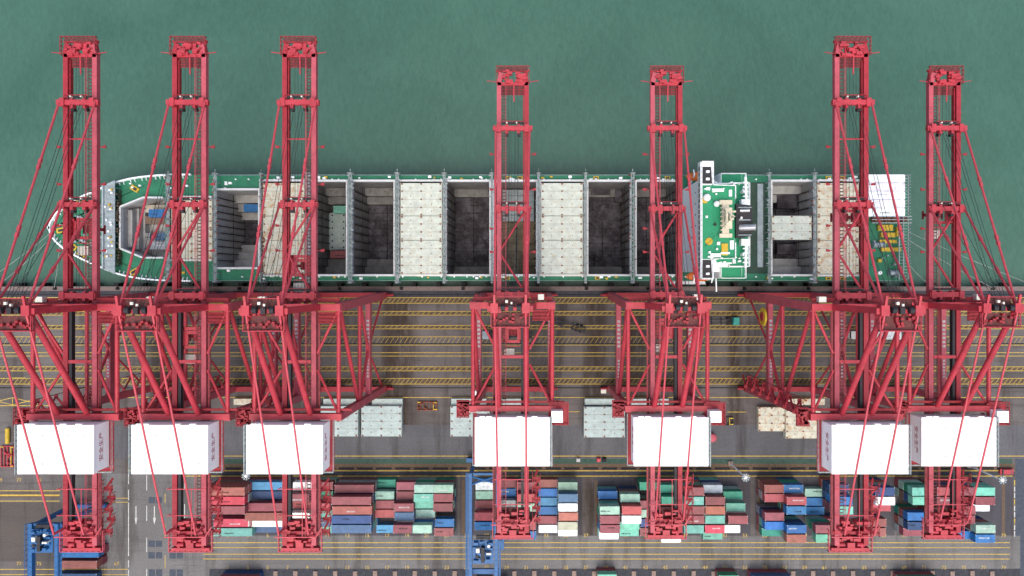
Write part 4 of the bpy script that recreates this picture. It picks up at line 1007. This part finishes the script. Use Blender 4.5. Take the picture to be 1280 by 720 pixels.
    for s_ in (-1, 1):
        lettering('lettering', '安全生产', 1.7, M['letter'], ho, (ox + s_ * (hw - .13), (hy0 + hy1) / 2 - YR, hz + hh * .5), (R(90), 0, R(90 * s_)))
    for s_ in (-1, 1): pt(MB().box(ox + s_ * (hw - .15), ox + s_ * (hw + .9), hy0 - .2, hy1, hz - .3, hz - .2), 'house_walkway', 'redd')
    pt(MB().box(ox - hw - .9, ox + hw + .9, hy0 - 1.1, hy0 - .22, hz - .3, hz - .2), 'house_walkway', 'redd')
    pt(MB().box(ox - hw + .4, ox + hw - .4, hy0 + .3, hy1 - .3, hz - .6, hz - .02), 'house_base', 'redd')
    r_ = MB()
    for s_ in (-1, 1): r_.rail((ox + s_ * (hw + .9), hy0 - 1.1, hz - .2), (ox + s_ * (hw + .9), hy1, hz - .2), 1.1, .05, 1.6)
    r_.rail((ox - hw - .9, hy0 - 1.1, hz - .2), (ox + hw + .9, hy0 - 1.1, hz - .2), 1.1, .07, 1.5); pt(r_, 'house_railing', 'steel')
    r_ = MB().rail((ox + fs * (hw + .55), hy0 - .1, hz + hh - 1.1), (ox + fs * (hw + .55), hy1, hz + hh - 1.1), 1.1, .1, 1.2); r_.box(ox + fs * (hw + .02), ox + fs * (hw + .6), hy0 - .1, hy1, hz + hh - 1.2, hz + hh - 1.1); pt(r_, 'roof_catwalk', 'steel', ho)
    # walkway around the landside beam
    w2 = MB().box(-13.5, 13, -32.1, -31.5, zt - .6, zt - .5).box(-14, -11, -35.5, -31.3, zt - .6, zt - .5)
    for i in range(14): x, y = random.uniform(-13.6, -11.3), random.uniform(-35, -32); w2.box(x - .4, x + .4, y - .3, y + .3, zt - .5, zt + .4)
    w2.rail((-13.5, -31.5, zt - .5), (13, -31.5, zt - .5), 1.0, .05, 1.6); w2.rail((-14, -35.5, zt - .5), (-14, -31.3, zt - .5), 1.1, .08, 1); w2.rail((-14, -35.5, zt - .5), (-11, -35.5, zt - .5), 1.1, .08, 1)
    pt(w2, 'landside_walkway', 'redd')
    w3 = MB().box(-10, -4.6, -6.3, -5.3, zt - 1.2, zt - 1.1); w3.rail((-10, -5.3, zt - 1.1), (-4.6, -5.3, zt - 1.1), 1.1, .06, 1.5); pt(w3, 'seaside_walkway', 'redd')
    w3 = MB().box(4.6, 10, -6.3, -5.3, zt - 1.2, zt - 1.1).box(5, 9.6, -11.2, -8.6, zt - 1.0, zt - .9).box(9.2, 9.8, -9, -5.4, zt - 1.15, zt - .95); w3.rail((4.6, -5.3, zt - 1.1), (10, -5.3, zt - 1.1), 1.1, .06, 1.5)
    for y in (-8.6, -9.5, -10.4, -11.2): w3.rail((5, y, zt - .9), (9.6, y, zt - .9), .9, .07, 1.2)
    pt(w3, 'seaside_walkway', 'redd')
    eh = MB().box(6.4, 7.9, -6.0, -4.6, zt - 1, zt + .6) if not large else MB().box(-8.9, -7.2, -6.2, -4.9, zt - 1, zt + .6); pt(eh, 'switch_cabinet', 'rtgw')
    if not large:
        e2 = MB().box(9.7, 12.5, -36.2, -33.4, zt + .5, zt + 3.4); e2o = pt(e2, 'electrical_room', 'cwhite')
        r_ = MB().box(9, 14, -37.2, -32, zt + .3, zt + .45)
        for p, q in (((14, -37.2), (14, -31.6)), ((14, -31.6), (9, -31.6)), ((9, -37.2), (14, -37.2))): r_.rail((*p, zt + .4), (*q, zt + .4), 1.1, .09, 1.2)
        pt(r_, 'electrical_platform', 'redd')
    # hinge machinery between the girders at the seaside
    hm = MB()
    for i in range(16): x = random.uniform(-2.8, 2.8); y = random.uniform(-6.4, -5.4); hm.box(x - .3, x + .3, y - .3, y + .3, zb - .8, zb + .5)
    hm.box(-3, 3, -5.9, -5.6, zb - .6, zb); pt(hm, 'boom_hinge', 'redd')
    # rear end frame
    re = MB(); ry = rearY
    re.box(-4.6, 4.6, ry, ry + .7, zb - 1.8, zb - .6).box(-4.4, 4.4, ry + 4.2, ry + 4.9, zb - 1.5, zb - .1)
    for x in (-2.9, 2.9): re.box(x - .3, x + .3, ry, ry + 4.6, zb - 1.3, zb - .7)
    for i in range(30):
        x, y = random.uniform(-3.6, 3.6), random.uniform(ry + 2.6, ry + 7.4); a = random.uniform(.25, .8); re.box(x - a, x + a, y - a * .5, y + a * .5, zb - 1.2, zb + random.uniform(-.2, .9))
    for x in (-2.4, 2.4): re.tube((x - .9, ry + 1.6, zb - .6), (x + .9, ry + 1.6, zb - .6), .5, 10); re.box(x - .6, x + .6, ry + 1.1, ry + 2.9, zb - 1.3, zb - .7)
    re.box(-.9, .9, ry + .9, ry + 2.1, zb - .9, zb - .2)
    reo = pt(re, 'rear_frame', 'red')
    g = MB().box(-4.4, 4.4, ry + .75, ry + 7.5, zb - 1.75, zb - 1.65); pt(g, 'rear_platform', 'grate', reo)
    r_ = MB()
    for p, q in (((-5.2, ry + 5), (-5.2, ry - .2)), ((-5.2, ry - .2), (5.2, ry - .2)), ((5.2, ry - .2), (5.2, ry + 5))): r_.rail((*p, zb - 1.6), (*q, zb - 1.6), 1.1, .09, 1.2)
    for y in (ry + 15.5, ry + 9.2): r_.tube((-4.7, y, zb + 1.3), (4.7, y, zb + 1.3), .13, 6); [r_.beam((s_ * 4.4, y, zb - .2), (s_ * 4.4, y, zb + 1.3), .12, .12, (0, 1, 0)) for s_ in (-1, 1)]
    r_.tube((1.2, ry + 15.5, zb + 1.3), (1.2, ry + 4, zb + 1.3), .1, 6); r_.beam((-5.4, ry + 4, zb + 1.2), (4.4, ry + 4, zb + 1.2), .22, .2); r_.beam((4.4, ry + 4, zb + 1.2), (6.0, ry + 6.5, zb + 1.2), .22, .2)
    pt(r_, 'rear_railing', 'pink', reo)
    st = MB()    # lattice stair landing beside the rear girder
    for i in range(5):
        y = ry + 4 + i * 2.6; z_ = zb - 1.6 - (i % 2) * 1.0
        st.box(4.9, 7.0, y, y + .9, z_, z_ + .07); st.rail((7.0, y - .6, z_), (7.0, y + 2.0, z_), 1.1, .06, .8); st.rail((4.9, y, z_), (7.0, y, z_), 1.1, .05, 1)
        st.beam((5.6, y + .9, z_), (6.4, y + 2.6, z_ - 1.0 * (-1) ** i), .5, .06)
    st.rail((5.0, ry + 3, zb - 1.5), (5.0, ry + 17, zb - 1.5), 1.1, .06, 1); pt(st, 'stair_landing', 'redd')
    # stair tower along one landside leg
    st = MB()
    sx = -11.7; st = MB(); z_ = 4; i = 0
    while z_ < zt - 4:
        y0_, y1_ = (-33.6, -30.4) if i % 2 else (-30.4, -33.6)
        st.beam((sx, y0_, z_), (sx, y1_, z_ + 3.2), .55, .08); st.box(sx - .5, sx + .5, y1_ - .5, y1_ + .5, z_ + 3.2, z_ + 3.28); st.beam((sx + .45, y0_, z_ + 1), (sx + .45, y1_, z_ + 4.2), .08, .08)
        z_ += 3.2; i += 1
    for y in (-34.2, -29.8): st.beam((sx + .5, y, 3), (sx + .5, y, z_), .14, .14, (0, 1, 0))
    if large: pt(st, 'stair_tower', 'redd')
    # hoist ropes along the boom
    ro = MB()
    for x in (-1.1, -.4, .5, 1.2): ro.beam((x, -5, zb - .4), (x, tipY - 4, zb - .3), .07, .07)
    pt(ro, 'hoist_ropes', 'rope')
    # trolley on its own origin
    ty = empty('trolley', (0, 0, 0)); ty.parent = c
    tm2 = MB()
    for s_ in (-1, 1): tm2.box(s_ * 2.7, s_ * 1.9, -2.6, 2.6, zb - 2.2, zb - 1.5); tm2.box(-2.7, 2.7, s_ * 2.6, s_ * 1.9, zb - 2.2, zb - 1.5)
    for s_ in (-1, 1):
        for k in (-2.1, 2.1): tm2.tube((s_ * 2.1, k, zb - 1.4), (s_ * 2.7, k, zb - 1.4), .4, 10)
        for k in range(4): tm2.box(s_ * 2.9, s_ * 2.5, -2.4 + k * 1.5, -1.8 + k * 1.5, zb - 1.5, zb - .9)
    tm2.box(-1.9, -1.1, -1.9, 1.9, zb - 2, zb - 1.7).box(1.1, 1.9, -1.9, 1.9, zb - 2, zb - 1.7).box(-1.9, 1.9, -3.6, -3.4, zb - 2.3, zb - 1.9).box(-1.9, 1.9, .9, 1.7, zb - 2.1, zb - 1.6)
    tm2.build('trolley_frame', M['red'], ty)
    MB().box(-2.3, .3, -6.4, -4.2, zb - 5.2, zb - 2.6).build('operator_cab', M['rtgw'], ty)
    MB().box(-2.2, .2, -4.19, -4.12, zb - 4.9, zb - 3.2).box(-2.1, .1, -6.0, -4.6, zb - 5.25, zb - 5.21).build('cab_window', M['glass'], ty)
    hb_ = MB().box(-1.2, 1.2, -1.0, 1.0, zb - 5.2, zb - 4.5).box(-1.0, -.4, -.7, .7, zb - 4.5, zb - 4.0).box(.4, 1.0, -.7, .7, zb - 4.5, zb - 4.0).box(-2.6, 2.6, -.4, .4, zb - 5.7, zb - 5.2).box(-2.65, -2.4, -1.1, 1.1, zb - 5.8, zb - 5.2).box(2.4, 2.65, -1.1, 1.1, zb - 5.8, zb - 5.2)
    hb_.build('spreader', M['redd'], ty)
    rp = MB()
    for x in (-.7, .7):
        for y in (-.5, .5): rp.tube((x, y, zb - 4.2), (x * 1.4, y * 1.6, zb - 1.9), .04, 5)
    rp.build('trolley_ropes', M['rope'], ty)
    # cable reel on the left side frame
    if not (large and fs > 0): return c
    cr = MB().tube((-px_ - 1.6, -11.5, 21.5), (-px_ - 1.0, -11.5, 21.5), 2.5, 24); cro = pt(cr, 'cable_reel', 'yellow')
    cr = MB().tube((-px_ - 1.8, -11.5, 21.5), (-px_ - .8, -11.5, 21.5), 1.3, 20).box(-px_ - .9, -px_ - .6, -11.9, -11.1, 21, 23); pt(cr, 'reel_hub', 'redd', cro)
    return c
big = crane(True, -1); big6 = crane(True, 1); small = crane(False, 1)
specs = [(big, 100, 51, 11.5, 'leftmost crane, standing beside the ship bow, trolley out over the bow'), (big, 236.5, 51, -15, 'second crane from the left, beside the bow hold'),
         (big, 374, 51, 2.5, 'third crane from the left, trolley at the ship rail'), (small, 641, 41, -14.6, 'middle crane of the row, standing beside the blue gantry'),
         (small, 833, 41, -13.5, 'fifth crane from the left, beside the ship accommodation'), (big6, 1064.5, 51, 14.5, 'sixth crane from the left, beside the ship stern'),
         (small, 1181, 41, 16, 'rightmost crane, just beyond the ship stern')]
used = set()
for proto, px, zb, ty, lab in specs:
    o = proto if id(proto) not in used else copy_tree(proto); used.add(id(proto))
    o.location = ((px - NX) * (CAM_Z - zb) / F, YR, 0)
    tag(o, 'red ship to shore ' + lab, 'crane', 'red gantry cranes in a row along the quay')
    for ch in bpy.data.objects:
        if ch.parent == o and ch.name.startswith('trolley') and ch.type == 'EMPTY': ch.location = (0, ty - YR, 0)

# ------------------------------------------------------------------ blue yard gantries
def rtg():
    c = empty('yard_gantry', (0, 0, 0)); z = 20.5
    for s_ in (-1, 1):
        g = MB().box(s_ * 3.7 - .5, s_ * 3.7 + .5, -40, 0, z - 1.5, z)
        for i in range(26): g.box(s_ * 3.7 - .54, s_ * 3.7 + .54, -i * 1.55 - .1, -i * 1.55 + .05, z, z + .06)
        g.build('girder', M['blue'], c)
        for y in (-1, -39):
            MB().beam((s_ * 3.7, y, z - 1.8), (s_ * 3.9, y, 2.6), 1.0, 1.2, (0, 1, 0)).build('leg', M['blue'], c)
        rl = MB().rail((s_ * 4.9, -39, z - .6), (s_ * 4.9, 0, z - .6), 1.1, .06, 1.5); rl.box(s_ * 4.4, s_ * 4.95, -39, 0, z - .68, z - .6); rl.build('walkway', M['blue'], c)
    for y in (-1, -39):
        MB().box(-6.5, 6.5, y - .6, y + .6, 1.6, 2.8).build('sill_beam', M['blue'], c)
        ww = MB()
        for x in (-5.6, -4, 4, 5.6): ww.tube((x, y - .35, .8), (x, y + .35, .8), .8, 16)
        ww.build('wheels', M['black'], c)
    MB().tube((-3.7, -1, z - 1), (3.7, -3, z - 1), .3).tube((3.7, -1, z - 1), (-3.7, -3.4, z - 1), .3).box(-3, 3, -.6, 0, z - 1.6, z - .4).build('end_bracing', M['blue'], c)
    t = MB().box(-3.0, 3.0, -25.5, -18.8, z + .1, z + .35)
    for i in range(24): x, y = random.uniform(-2.7, 2.7), random.uniform(-25, -19); a = random.uniform(.3, .8); t.box(x - a, x + a, y - a * .6, y + a * .6, z + .3, z + random.uniform(.6, 1.7))
    t = t.build('trolley', M['blue'], c)
    d = MB().box(-2, 2, -18.6, -17.6, z - .5, z + .2).box(-.5, .5, -24.6, -20.4, z + .3, z + 1.9); d.tube((-1.6, -23, z + .3), (-1.6, -23, z + 1.8), .5); d.build('hoist_drum', M['dark'], t)
    d = MB().box(-1.9, -.9, -21.8, -20.6, z + .35, z + 2).box(1.0, 2.4, -22.4, -21.9, z + .35, z + 1.9); d.tube((1.7, -20, z + .3), (1.7, -20, z + 1.9), .45); d.build('trolley_cabinet', M['rtgw'], t)
    d = MB().box(4.6, 5.9, -22, -18, z - 3, z - .8); d.box(4.3, 5.4, -21, -19, z - .8, z); d.build('operator_cab', M['blue'], c)
    MB().box(-4.4, 4.4, -30, -28.6, z - 4, z - 3.2).build('festoon_beam', M['blue'], c)
    return c
g = rtg(); a = P(604, 592, 20.5); g.location = (a[0], a[1], 0); tag(g, 'blue rubber tyred gantry standing between the leftmost and second container blocks', 'gantry crane', 'blue yard gantries')
g2 = copy_tree(g); a = P(54, 655, 20.5); g2.location = (a[0], a[1], 0); g2['label'] = 'blue rubber tyred gantry at the bottom left corner behind the leftmost crane'
# slide the left gantry's trolley to its near end
for ch in bpy.data.objects:
    if ch.parent == g2 and ch.name.startswith('trolley'): ch.location = (0, 17.5, 0)
    if ch.parent == g2 and ch.name.startswith('operator_cab'): ch.location = (0, 17.5, 0)

# ------------------------------------------------------------------ light masts
for px, py, lab in ((307.5, 595, 'white lamp mast left of the leftmost container block, near the third crane'), (932, 597, 'white lamp mast between the third and fourth container blocks'), (1253, 600, 'white lamp mast at the right end of the rightmost container block')):
    z = 15.5; a = P(px, py, z); c = empty('lamp_mast', (a[0], a[1], 0)); tag(c, lab, 'lamp mast', 'white lamp masts in the yard')
    MB().tube((0, 0, 0), (0, 0, z), .26, 12, .16).build('pole', M['bwhite'], c); MB().box(-.7, .7, -.7, .7, 0, .5).build('base', M['concrete'], c)
    ring = MB()
    ring.tube((0, 0, z - .1), (0, 0, z + .15), .3, 12)
    for k in range(9): t = 2 * math.pi * k / 9; ring.beam((0, 0, z), (.9 * math.cos(t), .9 * math.sin(t), z), .12, .1)
    ring.build('crown', M['bwhite'], c)
    for k in range(9):
        t = 2 * math.pi * k / 9; MB().box(1.0 * math.cos(t) - .2, 1.0 * math.cos(t) + .24, 1.0 * math.sin(t) - .2, 1.0 * math.sin(t) + .2, z - .25, z + .1).build('lamp', M['lgrey'], c)

# ------------------------------------------------------------------ quay side things
pxs = [70, 148, 225, 300, 425, 502, 579, 655, 733, 810, 930, 1010, 1090, 1165, 1240]
for i, px in enumerate(pxs):
    b = MB().tube((0, 0, .25), (0, 0, .75), .32, 12, .24); b.tube((0, 0, .75), (0, 0, .95), .5, 12, .42); b.box(-.55, .55, -.45, .45, .25, .32)
    o = b.build('bollard', M['black']); o.location = (X(px), Y(360.6), 0); tag(o, f'black mooring bollard on the quay edge, {(ORD + ["eleventh", "twelfth", "thirteenth", "fourteenth", "fifteenth"])[i+1]} from the left', 'bollard', 'bollards along the quay edge')
fx = list(range(-10, 1290, 31))
for i, px in enumerate(fx):
    f = MB().box(-.6, .6, 0, .9, -3.6, -.2).box(-.9, .9, .9, 1.15, -3.4, -.3); o = f.build('quay_fender', M['black']); o.location = (X(px), YQ, 0)
    tag(o, 'black rubber fender on the quay wall ' + ('in the open water left of the bow' if px < 62 else 'beside the ship hull' if px < 1137 else 'right of the ship stern'), 'fender', 'fenders along the quay wall')
def rope_thing(p, q, sag, lab):
    mb = MB(); p, q = Vector(p), Vector(q); last = p
    for i in range(1, 11):
        t = i / 10; c = p.lerp(q, t); c.z -= sag * 4 * t * (1 - t); mb.tube(last, c, .045, 5); last = c
    o = mb.build('mooring_line', M['cast']); tag(o, lab, 'mooring line', 'mooring lines')
rope_thing((X(1134, 7), Y(300, 7), 7.5), (X(1240), Y(360.6), .8), 1, 'mooring line from the middle of the stern to the right')
rope_thing((X(1134, 7), Y(330, 7), 7.5), (X(1165), Y(360.6), .8), .6, 'short mooring line from the stern to a bollard')
rope_thing((X(1134, 7), Y(290, 7), 7.5), (X(1300), Y(360.6), .8), 1.4, 'long mooring line running right from the ship stern')
rope_thing((X(72, 7), Y(285, 7), 7.5), (X(-30), Y(360.6), .8), 1.4, 'long mooring line running left from the ship bow')
rope_thing((X(76, 7), Y(302, 7), 7.5), (X(70), Y(360.6), .8), .4, 'short mooring line from the bow to the quay')
rope_thing((X(70, 7), Y(292, 7), 7.5), (X(-5), Y(360.6), .8), 1.2, 'middle one of the mooring lines from the bow')

def truck(px, py, cabm, lab, rot=0, load=None):
    c = empty('terminal_truck', (X(px), Y(py), 0)); c.rotation_euler = (0, 0, rot); tag(c, lab, 'truck', 'terminal trucks on the quay')
    MB().box(-8.2, -6.4, -1.2, 1.2, .9, 3.0).box(-8.5, -8.2, -1.1, 1.1, .7, 1.7).build('cab', M[cabm], c)
    MB().box(-8.22, -8.19, -1.0, 1.0, 1.9, 2.8).box(-7.9, -6.9, -1.22, 1.22, 2.0, 2.7).build('cab_windows', M['glass'], c)
    t = MB().box(-6.2, 7, -.75, -.45, 1.1, 1.5).box(-6.2, 7, .45, .75, 1.1, 1.5)
    for x in (-6.1, -3, 0, 3, 6.9): t.box(x - .15, x + .15, -1.22, 1.22, 1.15, 1.5)
    t.build('trailer_frame', M['dark'], c)
    for x in (-7.5, -5.2, 4.4, 5.7):
        for s_ in (-1, 1): MB().tube((x, s_ * .75, .5), (x, s_ * 1.2, .5), .5, 14).build('wheel', M['black'], c)
    if load:
        p = Vector((X(px), Y(py), 0)); d = Vector((math.cos(rot), math.sin(rot), 0)) * .8; container(40, p.x + d.x, p.y + d.y, 1.52, load, f'{load} container riding on a truck under the {"sixth" if px > 900 else "second"} crane', None, rot)
truck(637, 418, 'lgrey', 'pale truck with empty trailer under the middle crane')
truck(704, 405, 'dark', 'dark truck with skewed empty trailer right of the middle crane', -.25)
truck(888, 401, 'teal', 'teal truck right of the fifth crane portal', math.pi)
truck(1091, 418, 'rtgw', 'white truck carrying a container under the sixth crane', 0, 'white')
truck(300, 402, 'dark', 'dark truck between the second and third cranes')

def frame_thing(px, py, L, W, m, lab, m2='yellow', name='spreader_frame'):
    f = MB()
    for s_ in (-1, 1): f.box(-L / 2, L / 2, s_ * W / 2 - .12, s_ * W / 2 + .12, .1, .6)
    k = int(L / 1.0)
    for i in range(k + 1): x = -L / 2 + L * i / k; f.box(x - .1, x + .1, -W / 2, W / 2, .12, .55)
    for i in range(8): x, y = random.uniform(-L / 2, L / 2), random.uniform(-W / 2, W / 2); f.box(x - .3, x + .3, y - .2, y + .2, .2, 1)
    f.cur = 1
    f.box(L / 2 - .9, L / 2, -W / 2 + .1, -W / 2 + .4, .6, .8).box(L / 2 - .9, L / 2, W / 2 - .4, W / 2 - .1, .6, .8).box(-L / 2, -L / 2 + .9, W / 2 - .3, W / 2, .6, .8).box(L * .3, L * .3 + .2, -W / 2, W / 2, .6, .75)
    o = f.build(name, [M[m], M[m2]]); o.location = (X(px), Y(py), 0); tag(o, lab, 'spreader'); return o
frame_thing(534.5, 507, 6.1, 2.6, 'rust', 'rusty brown spreader frame on the quay between two cover stacks')
frame_thing(903, 526, 6.4, 2.4, 'dark', 'dark open steel rack on the quay right of the fifth crane')
frame_thing(11, 570, 4.0, 6.4, 'red', 'red lifting frame lying left of the leftmost machinery house')
o = MB().tube((0, -2.4, .8), (0, 2.4, .8), .6, 14).build('pipe_fender', M['yellow']); o.location = (X(12), Y(544), 0); tag(o, 'yellow cylinder lying above the red lifting frame', 'cylinder')
o = MB().tube((0, 0, 0), (0, 0, 1.6), 1.3, 20).dome((0, 0, 1.6), 1.3, zs=.25).build('storage_tank', M['red2']); o.location = (X(889), Y(546), 0); tag(o, 'round pink red tank right of the fifth machinery house', 'tank')
o = MB().box(-.7, .7, -.7, .7, 0, 2.2).box(-.8, .8, -.8, .8, 2.2, 2.35).build('site_booth', M['rtgw']); o.location = (X(753.5), Y(487), 0); tag(o, 'cream booth beside the left foot of the fifth crane', 'booth', None)
o = MB().box(-.8, .8, -.8, .8, 0, 2.2).box(-.9, .9, -.9, .9, 2.2, 2.35).build('site_booth', M['rtgw']); o.location = (X(1183), Y(496), 0); tag(o, 'cream booth under the rightmost crane', 'booth', None)
o = MB().box(-.6, .6, -.6, .6, 0, 2).box(-.7, .7, -.7, .7, 2, 2.15).build('site_booth', M['bwhite']); o.location = (X(595), Y(490), 0); tag(o, 'small white booth at the left foot of the middle crane', 'booth', None)
def car(px, py, m, lab, rot=0):
    c = empty('parked_car', (X(px), Y(py), 0)); c.rotation_euler = (0, 0, rot); tag(c, lab, 'car')
    b = MB().prism([(-2.1, -.75), (-1.9, -.88), (1.9, -.88), (2.1, -.7), (2.1, .7), (1.9, .88), (-1.9, .88), (-2.1, .75)], .35, .95); b.prism([(-1.3, -.7), (1.0, -.7), (1.0, .7), (-1.3, .7)], 1.35, 1.42); b.build('body', M[m], c)
    MB().prism([(-1.6, -.76), (1.35, -.76), (1.35, .76), (-1.6, .76)], .95, 1.35).build('windows', M['glass'], c)
    for x in (-1.3, 1.3):
        for s_ in (-1, 1): MB().tube((x, s_ * .65, .33), (x, s_ * .86, .33), .33, 12).build('wheel', M['black'], c)
car(1256, 588.5, 'red', 'red car parked at the right end of the brown strip')
for px, lab, m in ((722.5, 'pinkish', 'cast'), (748, 'red', 'red'), (755, 'black', 'black')):
    o = MB().box(-.6, .6, -.6, .6, 0, 1).box(-.45, .45, -.45, .45, 1, 1.3).build('equipment_box', M[m]); o.location = (X(px), Y(574), 0); tag(o, f'{lab} small box on the green strip right of the middle crane', 'box')
